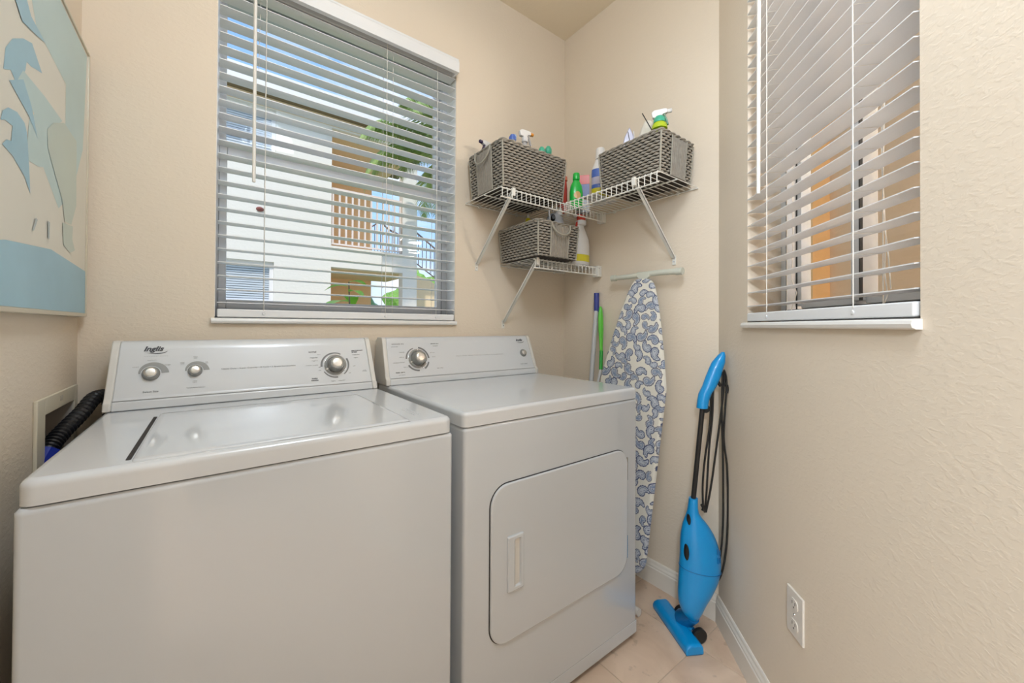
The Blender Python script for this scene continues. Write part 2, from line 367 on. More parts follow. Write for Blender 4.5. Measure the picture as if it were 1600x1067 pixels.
# ================================================================== BLINDS
def blind(label, origin, rot, W, zs, front, depth, valance, cords, wand, rail_z, loose=None):
    a, b, c, d = W; t = thing('window_blind', label, 'blind', origin, rot)
    x0, x1 = a+.006, b-.007
    y0, y1 = front, front+depth
    n = 10; sec = []
    for i in range(n+1):
        u = i/n; sec.append((y0+(y1-y0)*u, .0014*math.sin(PI*u)))
    poly = [(y, z+.0011) for y, z in sec] + [(y, z-.0011) for y, z in sec[::-1]]
    me = MB().prism(poly, lambda u, v, dd: (dd, u, v), x0, x1).mesh('slat', M['slat'])
    for i, z in enumerate(zs):
        o = link('slat', me, t, (0, 0, z)); o.rotation_euler = (math.radians(random.uniform(-.8, .8)), 0, 0)
        o.location.y += 0; 
    rbox('bottom_rail', (x0, y0-.001, rail_z-.013), (x1, y1+.001, rail_z+.014), M['slat'], t, .004)
    rbox('head_rail', (x0, y0+.002, d-.045), (x1, y1+.004, d-.002), M['frame'], t, .003)
    if valance:
        va, vb, vz0, vz1, vy = valance
        mb = MB(); prof = [(vy, vz0), (vy, vz1-.014), (vy+.004, vz1-.006), (vy+.004, vz1), (vy+.018, vz1), (vy+.018, vz0)]
        mb.prism(prof, lambda u, v, dd: (dd, u, v), va, vb)
        mb.box((va, vy+.018, vz0), (va+.010, -.001, vz1)); mb.box((vb-.010, vy+.018, vz0), (vb, -.001, vz1))
        mb.build('valance', M['slat'], t, weld=True)
    ztop = d-.02
    for x in cords:
        f = MB().tube([(x, y0-.0016, rail_z+.01), (x, y0-.0016, ztop)], .0011, 6).build('ladder_cord', M['cord'], t)
        f = MB().tube([(x+.003, y1+.0016, rail_z+.01), (x+.003, y1+.0016, ztop)], .0011, 6).build('ladder_cord', M['cord'], t)
        rg = MB()
        for z in zs: rg.tube([(x, y0, z-.003), (x+.003, y1, z-.003)], .0007, 4)
        tag(rg.build('ladder_rungs', M['cord'], t), kind='stuff')
        MB().lathe([(.004, 0), (.005, .003), (.003, .007)], 10, lambda X, Y, Z: (x+X, y0-.002-Z*.3, rail_z+Y)).build('cord_button', M['slat'], t)
    if wand:
        x, zb = wand
        MB().tube([(x, y0-.016, zb), (x, y0-.014, ztop-.05)], .0052, 6, smooth=False).build('tilt_wand', M['cord'], t)
        MB().tube([(x, y0-.014, ztop-.05), (x, y0+.004, ztop-.02)], .002, 6).build('wand_hook', M['chrome'], t)
    if loose:
        for pts in loose: MB().tube(pts, .0011, 6).build('lift_cord', M['cord'], t)
    return t
zs1 = [1.2128 + .0439*i for i in range(25)]
blind('white slat blind on the back wall above the washer, palm and building visible through it', (0, YB, 0), 0, W1, [z for z in zs1 if z < 2.27], -.004, .050,
      (-.003, .8665, 2.270, 2.331, -.050), (.1350, .5560, .782), (.1015, 1.617), 1.1785,
      loose=[[(.594, .02, 1.19), (.592, .02, 1.6), (.590, .02, 2.27)], [(.0155+.1, .03, 2.0), (.12, .03, 2.27)]])
zs2 = [1.2096 + .04375*i for i in range(26)]
blind('white slat blind on the angled right wall, tan wall showing between its slats', (CW[0], CW[1], 0), ROT_D, W2, [z for z in zs2 if z < 2.27], -.004, .050,
      None, (.371, .7175), (.352, 1.545), 1.1735,
      loose=[[(.395, .052, 2.27), (.395, .052, 1.60), (.392, .054, 1.36), (.394, .05, 1.28), (.410, .054, 1.24), (.402, .05, 1.21), (.385, .052, 1.185)],
             [(.70, .062, 2.27), (.705, .062, 1.6), (.700, .062, 1.45), (.708, .062, 1.33), (.704, .062, 1.26), (.712, .062, 1.21), (.702, .062, 1.19)],
             [(.712, .056, 2.27), (.706, .056, 1.5), (.712, .056, 1.36), (.722, .056, 1.29), (.728, .056, 1.22)]])

# ================================================================== APPLIANCES
def wn(o):
    k = o.modifiers.new('wn', 'WEIGHTED_NORMAL'); k.keep_sharp = False; return o
def rounded_rect(x0, y0, x1, y1, r, n=6):
    pts = []
    for cx, cy, a0 in ((x1-r, y1-r, 0), (x0+r, y1-r, 90), (x0+r, y0+r, 180), (x1-r, y0+r, 270)):
        for i in range(n+1):
            a = math.radians(a0 + 90*i/n); pts.append((cx+r*math.cos(a), cy+r*math.sin(a)))
    return pts
def soft_top(x0, y0, x1, y1, z0, z1, r=.018, rv=.02):   # slab with rounded top edges
    rings = []
    def ring(ins, z): return [(x, y, z) for x, y in rounded_rect(x0+ins, y0+ins, x1-ins, y1-ins, max(rv-ins, .002))]
    rings.append(ring(0, z0)); rings.append(ring(0, z1-r-.0025))
    for i in range(7):
        a = math.radians(90*i/6); rings.append(ring(r*(1-math.cos(a)), z1-r+r*math.sin(a)))
    return rings
def cabinet(t, x0, y0, x1, y1, z0, z1, name='cabinet'):
    rings = [[(x, y, z) for x, y in rounded_rect(x0, y0, x1, y1, .010, 4)] for z in (z0, z0+.004, z1-.010, z1-.0045)]
    rings.append([(x, y, z1) for x, y in rounded_rect(x0+.004, y0+.004, x1-.004, y1-.004, .008, 4)])
    return MB().loft(rings).build(name, M['enamel'], t)
def console(t, x0, x1, y0, taper):
    # side profile (y, z)
    pr = [(y0-.010, .9175), (y0-.008, .9400), (y0-.0004, .9445), (y0+.0029, .9500), (y0+.0478, 1.070), (y0+.056, 1.088), (y0+.066, 1.0945), (y0+.110, 1.094), (y0+.128, 1.080), (y0+.130, .9175)]
    def X(side, z):
        k = (z-.9175)/.18
        return x0+taper*k*.8 if side == 0 else x1-taper*k
    def seg(d0, d1, m, name, grow=0):
        mb = MB(); n = len(pr); vs = []
        for s_, d in ((0, d0), (1, d1)):
            for y, z in pr:
                xa, xb = X(0, z), X(1, z); x = xa + d if d >= 0 else xb + d
                if d == 0 and s_ == 1: x = xb
                vs.append((x, y-grow, z+ (grow if z > 1.05 else 0)))
        mb.add(vs, [tuple(range(n)), tuple(range(2*n-1, n-1, -1))]); mb.add(vs, [(i, n+i, n+(i+1) % n, (i+1) % n) for i in range(n)])
        return mb.build(name, m, t, bevel=.0035, seg=3)
    seg(.016, -.016, M['console'], 'console')
    MB().tube([(x0+.018, y0-.0058, .9428), (x1-.018, y0-.0058, .9428)], .0011, 6).build('crease_shade', M['print_light'], t)  # grey strip drawn in place of the shade along the crease
    seg(0, .0165, M['cap'], 'console_end_cap', .0012)
    seg(-.0165, 0, M['cap'], 'console_end_cap', .0012)
UP = Vector((0, .0505, .135)).normalized(); NRM = Vector((0, -UP.z, UP.y))
def on_face(y0, x, v): return Vector((x, y0+.0010, .945)) + UP*v
def disc_T(c):
    def T(X, Y, Z): return tuple(c + Vector((1, 0, 0))*X + UP*Y + NRM*Z)
    return T
def arc_band(t, c, r0, r1a, r1b, a0, a1, m, name='scale_arc', n=28, squash=1):
    vs = []; fs = []
    for i in range(n+1):
        k = i/n; a = math.radians(a0+(a1-a0)*k); ro = r1a+(r1b-r1a)*k
        for r in (r0, ro):
            vs.append(tuple(c + Vector((1, 0, 0))*(r*math.cos(a)) + UP*(r*math.sin(a)*squash) + NRM*.0006))
    fs = [(2*i, 2*i+1, 2*i+3, 2*i+2) for i in range(n)]
    return MB().add(vs, fs).build(name, m, t)
def knob(t, c, r, h, m1=None):
    T = disc_T(c)
    k = MB().lathe([(r*1.12, .0005), (r*1.12, .003), (r, .006), (r*.93, h*.75), (r*.86, h)], 32, T).build('knob', M['knob_grey'], t)
    MB().lathe([(r*.80, h), (r*.78, h+.0015), (r*.5, h+.0022), (r*.01, h+.0024)], 32, T).build('knob_face', M['knob_metal'], k)
    return k
def txt(t, y0, s, x, v, w, m='print_grey', **kw): return text('lettering', s, w, on_face(y0, x, v)+NRM*.0004, (1, 0, 0), UP, M[m], t, **kw)
def swoosh(t, y0, x, v, w):
    pts = []
    for i in range(21):
        a = math.radians(205 + 150*i/20); pts.append((x + w*.5*math.cos(a), v + w*.17*math.sin(a)))
    vs = []
    for i, (u, q) in enumerate(pts):
        th = .0001 + .0011*math.sin(PI*(i/20)**1.4*.98)
        for sgn in (-1, 1): vs.append(tuple(on_face(y0, u, q+th*sgn)+NRM*.0006))
    MB().add(vs, [(2*i, 2*i+1, 2*i+3, 2*i+2) for i in range(20)]).build('logo_swoosh', M['print_dark'], t)

SEAM = .8769; TOP = .9165
def washer():
    t = thing('washing_machine', 'white top-loading washing machine on the left, two small knobs and one big dial', 'washing machine')
    x0, x1, y0, y1 = -.2262, .4782, .853, 1.515
    cabinet(t, x0, y0, x1, y1, .025, SEAM-.0015)
    MB().box((x0+.012, y0+.010, SEAM-.004), (x1-.012, y1, SEAM+.004)).build('seam_gap', M['seam'], t)
    MB().loft(soft_top(x0+.002, y0-.001, x1-.001, y1, SEAM+.0016, TOP, .012, .022)).build('top_panel', M['enamel_top'], t)
    # lid
    rings = []
    lx0, lx1, ly0, ly1 = -.106, .372, .8665, 1.290
    for ins, z in ((0, TOP-.001), (0, TOP+.0010), (.0006, TOP+.0022), (.0020, TOP+.0030), (.012, TOP+.0034)):
        rings.append([(x, y, z) for x, y in rounded_rect(lx0+ins, ly0+ins, lx1-ins, ly1-ins, .010)])
    lid = MB().loft(rings).build('lid', M['enamel_top'], t)
    MB().prism(rounded_rect(-.1155, .885, -.1085, 1.262, .003, 3), lambda u, v, d: (u, v, d), TOP-.001, TOP+.0006).build('lid_gap_shade', M['seam'], t)  # flat strips coloured as the shade in the gaps round the lid
    MB().prism(rounded_rect(.3735, .885, .3755, 1.262, .0008, 3), lambda u, v, d: (u, v, d), TOP-.001, TOP+.0005).build('lid_gap_shade', M['print_light'], t)
    MB().prism(rounded_rect(.10, .8640, .372, .8655, .0006, 2), lambda u, v, d: (u, v, d), TOP-.001, TOP+.0005).build('lid_gap_shade', M['print_light'], t)
    for x in (.405, .418): MB().tube([(x, 1.00, TOP), (x, .92, TOP)], .0014, 8).build('top_ridge', M['enamel_top'], t)
    for x in (x0+.05, x1-.05):
        for y in (y0+.05, y1-.05): MB().lathe([(.02, 0), (.02, .026)], 12, lambda X, Y, Z: (x+X, y+Y, Z)).build('levelling_foot', M['black'], t)
    Y = 1.395; console(t, x0+.001, .4690, Y, .010)
    c = on_face(Y, -.1364, .066); knob(t, c, .0170, .017)
    arc_band(t, c, .0215, .0255, .0375, 178, 2, M['print_light'])
    c = on_face(Y, -.0426, .068); knob(t, c, .0150, .016)
    arc_band(t, c, .0190, .0225, .0330, 178, 2, M['print_light'])
    c = on_face(Y, .3339, .064); T = disc_T(c)
    MB().lathe([(.0365, .0003), (.0365, .0022), (.0352, .0030), (.0346, .0022)], 48, T).build('dial_ring', M['chrome'], t)
    MB().lathe([(.0345, .0008), (.0345, .0040), (.0330, .0058), (.0275, .0060), (.0265, .0035)], 48, T).build('dial_skirt', M['knob_grey'], t)
    k = MB().lathe([(.0255, .002), (.0245, .010), (.0225, .030), (.0215, .0345)], 40, T).build('dial_knob', M['knob_grey'], t)
    MB().lathe([(.0185, .0345), (.0180, .0362), (.012, .0370), (.0003, .0372)], 40, T).build('knob_face', M['knob_metal'], k)
    MB().add([tuple(c + Vector((1,0,0))*u + UP*v + NRM*.0064) for u, v in ((-.0315,-.0135), (-.0290,-.0175), (-.0235,-.0125), (-.0255,-.0095))], [(0,1,2,3)]).build('dial_pointer', M['outlet'], t)
    for a0, a1 in ((185, 62), (30, -52), (-82, -150)): arc_band(t, c, .0405, .0470 if a0 > 0 else .0455, .0440, a0, a1, M['print_grey'])
    txt(t, Y, 'Inglis', -.1330, .1345, .0420, 'print_dark', shear=.35, bold=.035, height=.0185); swoosh(t, Y, -.1290, .1310, .050)
    txt(t, Y, 'c o m m e r c i a l   q u a l i t y', -.128, .1150, .050, 'print_light', height=.0022)
    txt(t, Y, 'medium', -.136, .1045, .018, 'print_light', height=.0022)
    txt(t, Y, 'small', -.168, .086, .012, 'print_light', height=.0025); txt(t, Y, 'large', -.103, .089, .012, 'print_light', height=.0025)
    txt(t, Y, 'Select Size', -.1350, .0165, .031, 'print_grey', height=.0050)
    txt(t, Y, 'warm\ncold', -.0430, .1075, .010, 'print_light', height=.0060); txt(t, Y, 'cold\ncold', -.0720, .092, .009, 'print_light', height=.0060)
    txt(t, Y, 'hot\ncold', -.0170, .092, .007, 'print_light', height=.0060); txt(t, Y, 'warm\nwarm', -.0430, .0365, .010, 'print_light', height=.0060)
    txt(t, Y, 'Temperature Selector', -.0400, .0192, .042, 'print_grey', height=.0030)
    txt(t, Y, 'Heavy Duty \u2022 Super Capacity \u2022 8 Cycle \u2022 2 Speed Combination', .1155, .0690, .194, 'print_grey', height=.0050)
    txt(t, Y, 'normal', .2650, .1130, .0235, 'print_dark', height=.0050, bold=.02)
    txt(t, Y, 'heavy', .2845, .1030, .011, 'print_light', height=.0030)
    txt(t, Y, 'regular', .2690, .0925, .024, 'print_grey', height=.0050)
    txt(t, Y, 'light', .2710, .0815, .018, 'print_light', height=.0035)
    txt(t, Y, 'super wash', .2610, .0665, .036, 'print_light', height=.0040)
    txt(t, Y, 'off', .2840, .0590, .007, 'print_grey', height=.0028); txt(t, Y, 'rinse', .2840, .0480, .007, 'print_light', height=.0028)
    txt(t, Y, 'permanent', .4110, .1130, .038, 'print_dark', height=.0050, bold=.02); txt(t, Y, 'press', .4010, .1070, .018, 'print_dark', height=.0050, bold=.02)
    txt(t, Y, 'regular', .4060, .0980, .026, 'print_grey', height=.0045); txt(t, Y, 'light', .4050, .0870, .014, 'print_light', height=.0035)
    txt(t, Y, 'off', .3960, .0570, .008, 'print_light', height=.0030); txt(t, Y, 'off', .3790, .0330, .007, 'print_light', height=.0030)
    txt(t, Y, 'knits\ngentle', .2670, .0180, .022, 'print_dark', height=.0120, bold=.02)
    txt(t, Y, 'light    regular', .3400, .0085, .045, 'print_grey', height=.0040)
    txt(t, Y, 'push\nto stop', .4300, .0380, .016, 'print_light', height=.0070)
    return t
def dryer():
    t = thing('clothes_dryer', 'white front-loading clothes dryer on the right, square door with a recessed pull', 'dryer')
    x0, x1, y0, y1 = .5170, 1.2575, .8653, 1.525
    cabinet(t, x0, y0, x1, y1, .020, SEAM-.0015)
    MB().box((x0+.012, y0+.010, SEAM-.004), (x1-.012, y1, SEAM+.004)).build('seam_gap', M['seam'], t)
    MB().loft(soft_top(x0-.002, y0-.0015, x1+.002, y1, SEAM+.0016, TOP+.0005, .010, .018)).build('top_panel', M['enamel_top'], t)
    rbox('kick_plate', (x0+.004, y0-.0015, .020), (x1-.001, y0+.004, .0640), M['enamel'], t, .0012)
    MB().box((x0+.004, y0-.0004, .0640), (x1-.001, y0+.002, .0652)).build('kick_seam', M['print_light'], t)
    for x in (x0+.05, x1-.05):
        for y in (y0+.06, y1-.05): MB().lathe([(.018, 0), (.018, .022)], 12, lambda X, Y, Z: (x+X, y+Y, Z)).build('levelling_foot', M['black'], t)
    # door
    dx0, dx1, dz0, dz1, r = .5990, 1.1935, .2690, .7060, .058
    out = [(x, z) for x, z in rounded_rect(dx0, dz0, dx1, dz1, r, 10)]
    def ring(ins, y): return [(x, y, z) for x, z in rounded_rect(dx0+ins, dz0+ins, dx1-ins, dz1-ins, r-ins, 10)]
    MB().loft([ring(-.0026, y0+.001), ring(-.0026, y0-.0007)][::-1]).build('door_seal', M['seam'], t)
    d = MB().loft([ring(0, y0+.001), ring(0, y0-.005), ring(.0012, y0-.0065), ring(.004, y0-.0072)][::-1]).build('door', M['enamel'], t, weld=True)
    lip = MB().loft([[(x, y, z-.002) for x, y, z in ring(-.008, y0+.0005)], ring(-.0035, y0-.0018), ring(-.003, y0-.0005)][::-1], caps=False)
    hx0, hx1, hz0, hz1 = .6520, .7095, .4060, .5600; yf = y0-.0072
    h = MB()
    fr = [(hx0, hz0+.006, hx1, hz1)]
    def hr(ins, y, l=0): return [(x, y, z) for x, z in rounded_rect(hx0+ins+l, hz0+ins, hx1-ins, hz1-ins, .004, 3)]
    h.loft([hr(0, yf+.001), hr(.0005, yf-.004), hr(.003, yf-.006), hr(.010, yf-.006, .012), hr(.012, yf-.004, .012), hr(.014, yf+.0005, .012)][::-1], caps=False, smooth=False)
    ho = h.build('door_pull', M['enamel'], d, weld=True)
    MB().add([p for p in hr(.0135, yf-.0002, .012)], [tuple(range(len(hr(0, 0))))[::-1]]).build('pull_recess', M['cap'], d)
    MB().box((hx0+.024, yf-.0055, hz0+.016), (hx0+.0265, yf, hz1-.015)).build('pull_grip', M['cap'], d)
    for z0_, z1_ in ((.590, .672), (.312, .394)):
        MB().box((1.1937, y0-.0045, z0_), (1.1985, y0+.001, z1_)).build('hinge', M['chrome'], t, bevel=.0008)
    Y = 1.420; console(t, .5095, 1.2560, Y, .006)
    c = on_face(Y, .6480, .0690); T = disc_T(c)
    MB().lathe([(.0400, .0003), (.0400, .0022), (.0385, .0032), (.0378, .0022)], 48, T).build('dial_ring', M['chrome'], t)
    MB().lathe([(.0377, .0008), (.0377, .0040), (.0360, .0058), (.0300, .0060), (.0290, .0035)], 48, T).build('dial_skirt', M['knob_grey'], t)
    k = MB().lathe([(.0280, .002), (.0265, .010), (.0240, .030), (.0230, .0345)], 40, T).build('dial_knob', M['knob_grey'], t)
    MB().lathe([(.0200, .0345), (.0195, .0362), (.012, .0370), (.0003, .0372)], 40, T).build('knob_face', M['knob_metal'], k)
    MB().add([tuple(c + Vector((1,0,0))*u + UP*v + NRM*.0064) for u, v in ((-.0340,-.0120), (-.0315,-.0160), (-.0255,-.0115), (-.0275,-.0085))], [(0,1,2,3)]).build('dial_pointer', M['outlet'], t)
    for a0, a1 in ((178, 108), (80, 2), (-18, -58), (-88, -150)): arc_band(t, c, .0440, .0500, .0510 if a0 != 178 else .0480, a0, a1, M['print_grey'])
    txt(t, Y, 'automatic dry', .5740, .1320, .050, 'print_grey', height=.0050, bold=.02); txt(t, Y, 'moisture sensor', .5600, .1215, .026, 'print_light', height=.0030)
    txt(t, Y, 'timed dry', .7310, .1305, .036, 'print_grey', height=.0050, bold=.02); txt(t, Y, 'heated', .7330, .1210, .022, 'print_light', height=.0030)
    MB().box((.60, 0, 0), (.61, .0001, .0001)) 
    txt(t, Y, 'more', .5860, .098, .020, 'print_light', height=.0035); txt(t, Y, 'dry', .5840, .078, .020, 'print_light', height=.0035)
    txt(t, Y, 'energy preferred', .5690, .0570, .044, 'print_light', height=.0045); txt(t, Y, 'less dry', .5980, .038, .024, 'print_light', height=.0035)
    txt(t, Y, 'easy care', .5700, .0175, .036, 'print_grey', height=.0050, bold=.02); txt(t, Y, 'cool down', .5750, .0085, .026, 'print_light', height=.0030)
    txt(t, Y, '60 min', .7150, .0930, .020, 'print_light', height=.0030); txt(t, Y, '40', .7180, .0740, .016, 'print_light', height=.0030)
    txt(t, Y, 'air dry', .7400, .0262, .028, 'print_light', height=.0050, bold=.02)
    txt(t, Y, 'Heavy Duty \u2022 Super Capacity \u2022 4 Cycle \u2022 3 Temperature', .9460, .0730, .245, 'print_light', height=.0036)
    txt(t, Y, 'Inglis', 1.1810, .1370, .040, 'print_dark', shear=.35, bold=.025, height=.0150); swoosh(t, Y, 1.1850, .1335, .050)
    c = on_face(Y, 1.1880, .0730); knob(t, c, .0155, .012)
    txt(t, Y, 'PUSH TO START', 1.1800, .0200, .040, 'print_grey', height=.0035)
    return t
washer(); dryer()

# ================================================================== PICTURE (left wall)
def picture():
    t = thing('framed_picture', 'large framed print of pale blue leafy shapes hanging on the left wall', 'picture')
    x = XL; ya, yb, za, zb = .62, 1.5360, 1.1600, 1.8780
    MB().box((x+.001, ya+.004, za+.004), (x+.016, yb-.004, zb-.004)).build('backing', M['pic_dark'], t)
    MB().box((x+.016, ya+.006, za+.006), (x+.0185, yb-.006, zb-.006)).build('paper', M['paper'], t)
    for q in (((x+.001, ya, za), (x+.022, ya+.007, zb)), ((x+.001, yb-.007, za), (x+.022, yb, zb)), ((x+.001, ya, za), (x+.022, yb, za+.009)), ((x+.001, ya, zb-.007), (x+.022, yb, zb))):
        MB().box(*q).build('frame_bar', M['pic_frame'], t, bevel=.0015)
    art = [
     ('sky_wash', 'art_pale', [(1.05, 1.865), (1.52, 1.865), (1.49, 1.60), (1.40, 1.46), (1.30, 1.40), (1.20, 1.46), (1.11, 1.46), (1.20, 1.55), (1.34, 1.60), (1.34, 1.70), (1.15, 1.72)]),
     ('leaf_shape', 'art_blue', [(1.008, 1.561), (1.015, 1.6), (1.042, 1.631), (1.087, 1.658), (1.13, 1.674), (1.185, 1.645), (1.150, 1.635), (1.128, 1.628), (1.105, 1.625), (1.1, 1.607), (1.076, 1.575), (1.063, 1.561), (1.037, 1.574), (1.014, 1.563)]),
     ('stem_shape', 'art_pale', [(1.063, 1.569), (1.089, 1.601), (1.199, 1.606), (1.317, 1.604), (1.237, 1.554), (1.203, 1.509), (1.231, 1.469), (1.171, 1.452), (1.109, 1.446), (1.121, 1.524), (1.147, 1.547), (1.091, 1.555)]),
     ('leaf_shape', 'art_blue', [(1.0, 1.473), (1.007, 1.491), (1.028, 1.506), (1.065, 1.514), (1.099, 1.509), (1.11, 1.497), (1.115, 1.477), (1.124, 1.434), (1.131, 1.388), (1.103, 1.411), (1.068, 1.424), (1.049, 1.431), (1.007, 1.436), (1.024, 1.45), (1.042, 1.454), (1.047, 1.482), (1.017, 1.48)]),
     ('leaf_shape', 'art_blue', [(1.03, 1.553), (1.09, 1.585), (1.13, 1.555), (1.165, 1.505), (1.12, 1.53)]),
     ('shade_shape', 'art_green', [(1.219, 1.547), (1.256, 1.575), (1.328, 1.605), (1.43, 1.60), (1.435, 1.439), (1.395, 1.383), (1.344, 1.38), (1.322, 1.427), (1.272, 1.466), (1.223, 1.509)]),
     ('pot_shape', 'art_green', [(1.325, 1.374), (1.408, 1.381), (1.403, 1.349), (1.427, 1.325), (1.389, 1.313), (1.336, 1.324)]),
     ('water_shape', 'art_blue', [(.628, 1.30), (1.001, 1.277), (1.024, 1.281), (1.25, 1.300), (1.5275, 1.283), (1.5275, 1.170), (.628, 1.170)]),
     ('leaf_shape', 'art_blue', [(1.02, 1.72), (1.07, 1.76), (1.12, 1.72), (1.20, 1.715), (1.145, 1.700), (1.08, 1.685)]),
     ('stroke_shape', 'art_grey', [(1.141, 1.319), (1.159, 1.348), (1.169, 1.346), (1.150, 1.321)]),
     ('stroke_shape', 'art_grey', [(1.228, 1.320), (1.227, 1.356), (1.240, 1.356), (1.238, 1.320)]),
     ('leaf_shape', 'art_blue', [(.70, 1.45), (.78, 1.62), (.90, 1.70), (.96, 1.66), (.90, 1.60), (.85, 1.50)]),
     ('stem_shape', 'art_pale', [(.80, 1.32), (.84, 1.60), (.88, 1.60), (.90, 1.32)]),
    ]
    for i, (n, m_, pl) in enumerate(art):
        bm = bmesh.new(); X = x+.0187+.00012*i
        vs = [bm.verts.new((X, y, z)) for y, z in pl]; f = bm.faces.new(vs); bmesh.ops.recalc_face_normals(bm, faces=[f])
        if f.normal.x < 0: f.normal_flip()
        bmesh.ops.triangulate(bm, faces=[f])
        me = bpy.data.meshes.new(n); bm.to_mesh(me); bm.free(); me.materials.append(M[m_]); link(n, me, t)
picture()

# ================================================================== OUTLET BOX + HOSE (left wall)
def laundry_box():
    t = thing('laundry_outlet_box', 'ivory recessed washer outlet box in the left wall', 'outlet box')
    x = XL; ya, yb, za, zb = 1.2370, 1.5370, .640, .9780; ia, ib, ja, jb = 1.2860, 1.5080, .690, .9400
    mb = MB()
    for q in (((x, ya, za), (x+.007, ia, zb)), ((x, ib, za), (x+.007, yb, zb)), ((x, ia, jb), (x+.007, ib, zb)), ((x, ia, za), (x+.007, ib, ja))): mb.box(*q)
    mb.build('flange', M['box_plastic'], t, bevel=.002)
    mb = MB(); d = .085
    for q in (((x-d, ia-.004, ja-.004), (x-d+.003, ib+.004, jb+.004)), ((x-d, ia-.004, ja), (x+.002, ia, jb)), ((x-d, ib, ja), (x+.002, ib+.004, jb)), ((x-d, ia, jb), (x+.002, ib, jb+.004)), ((x-d, ia, ja-.004), (x+.002, ib, ja))): mb.box(*q)
    mb.build('recess', M['box_in'], t)
    text('lettering', 'UP', .020, (x+.0072, 1.395, .962), (0, 1, 0), (0, 0, 1), M['box_in'], t)
    for y in (1.345, 1.405):
        v = MB().tube([(x-.05, y, .70), (x-.05, y, .80), (x-.035, y, .825), (x+.01, y, .835)], .012, 10).build('valve', M['brass'], t)
        MB().lathe([(.016, 0), (.016, .018), (.011, .022)], 8, lambda X, Y, Z: (x-.018+Z, y+X, .832+Y), smooth=False).build('valve_nut', M['brass'], v)
        MB().tube([(x+.006, y, .833), (x+.026, y-.005, .81), (x+.032, y-.008, .72), (x+.03, y-.01, .64)], .010, 10).build('supply_line', M['chrome'], v)
    return t
laundry_box()
def hose():
    t = thing('drain_hose', 'black corrugated drain hose with blue connector running behind the washer', 'hose')
    ctrl = [Vector(p) for p in ((-.305, 1.300, .835), (-.296, 1.322, .862), (-.284, 1.36, .887), (-.268, 1.43, .915), (-.255, 1.50, .943), (-.235, 1.541, .930), (-.23, 1.543, .85))]
    pts = []; rs = []; n = 132
    def cr(u):
        k = min(int(u), len(ctrl)-2); f = u-k; p = [ctrl[max(k-1, 0)], ctrl[k], ctrl[k+1], ctrl[min(k+2, len(ctrl)-1)]]
        return .5*((2*p[1])+(-p[0]+p[2])*f+(2*p[0]-5*p[1]+4*p[2]-p[3])*f*f+(-p[0]+3*p[1]-3*p[2]+p[3])*f**3)
    for i in range(n+1):
        pts.append(cr((len(ctrl)-1)*i/n)); rs.append(.0180 if i % 4 in (1, 2) else .0142)
    MB().tube(pts, rs, 16, smooth=False).build('corrugated_tube', M['black_hose'], t)
    a, b = pts[0], pts[6]; dr = (b-a).normalized()
    MB().tube([a-dr*.012, a+dr*.028], .0225, 8, smooth=False).build('connector', M['valve_blue'], t)
    MB().tube([a-dr*.012, a-dr*.03+Vector((-.01, 0, -.02)), a+Vector((-.03, -.01, -.08))], .012, 10).build('elbow', M['black_hose'], t)
hose()

# ================================================================== WALL OUTLET (angled wall)
def outlet():
    t = thing('wall_outlet', 'white duplex wall outlet low on the angled right wall', 'outlet', (CW[0], CW[1], 0), ROT_D)
    rbox('cover_plate', (.4745, -.006, .3370), (.5450, 0, .4555), M['outlet'], t, .002)
    for z in (.4225, .3690):
        r = MB().prism([(.50975+.0165*math.cos(a), z+.0165*max(-.82, min(.82, math.sin(a)))) for a in [2*PI*i/24 for i in range(24)]][::-1], lambda u, v, d: (u, d, v), -.0078, -.005).build('receptacle', M['outlet'], t)
        for dx in (-.006, .006): MB().box((.50975+dx-.0009, -.0081, z-.001), (.50975+dx+.0009, -.0077, z+.007)).build('slot', M['seam'], r)
        MB().lathe([(.0022, 0), (.0022, .0004)], 10, lambda X, Y, Z: (.50975+X, -.0078-Z, z-.008+Y)).build('slot', M['seam'], r)
    MB().lathe([(.003, 0), (.0026, .0012)], 12, lambda X, Y, Z: (.50975+X, -.006-Z, .3957+Y)).build('screw', M['chrome'], t)
outlet()

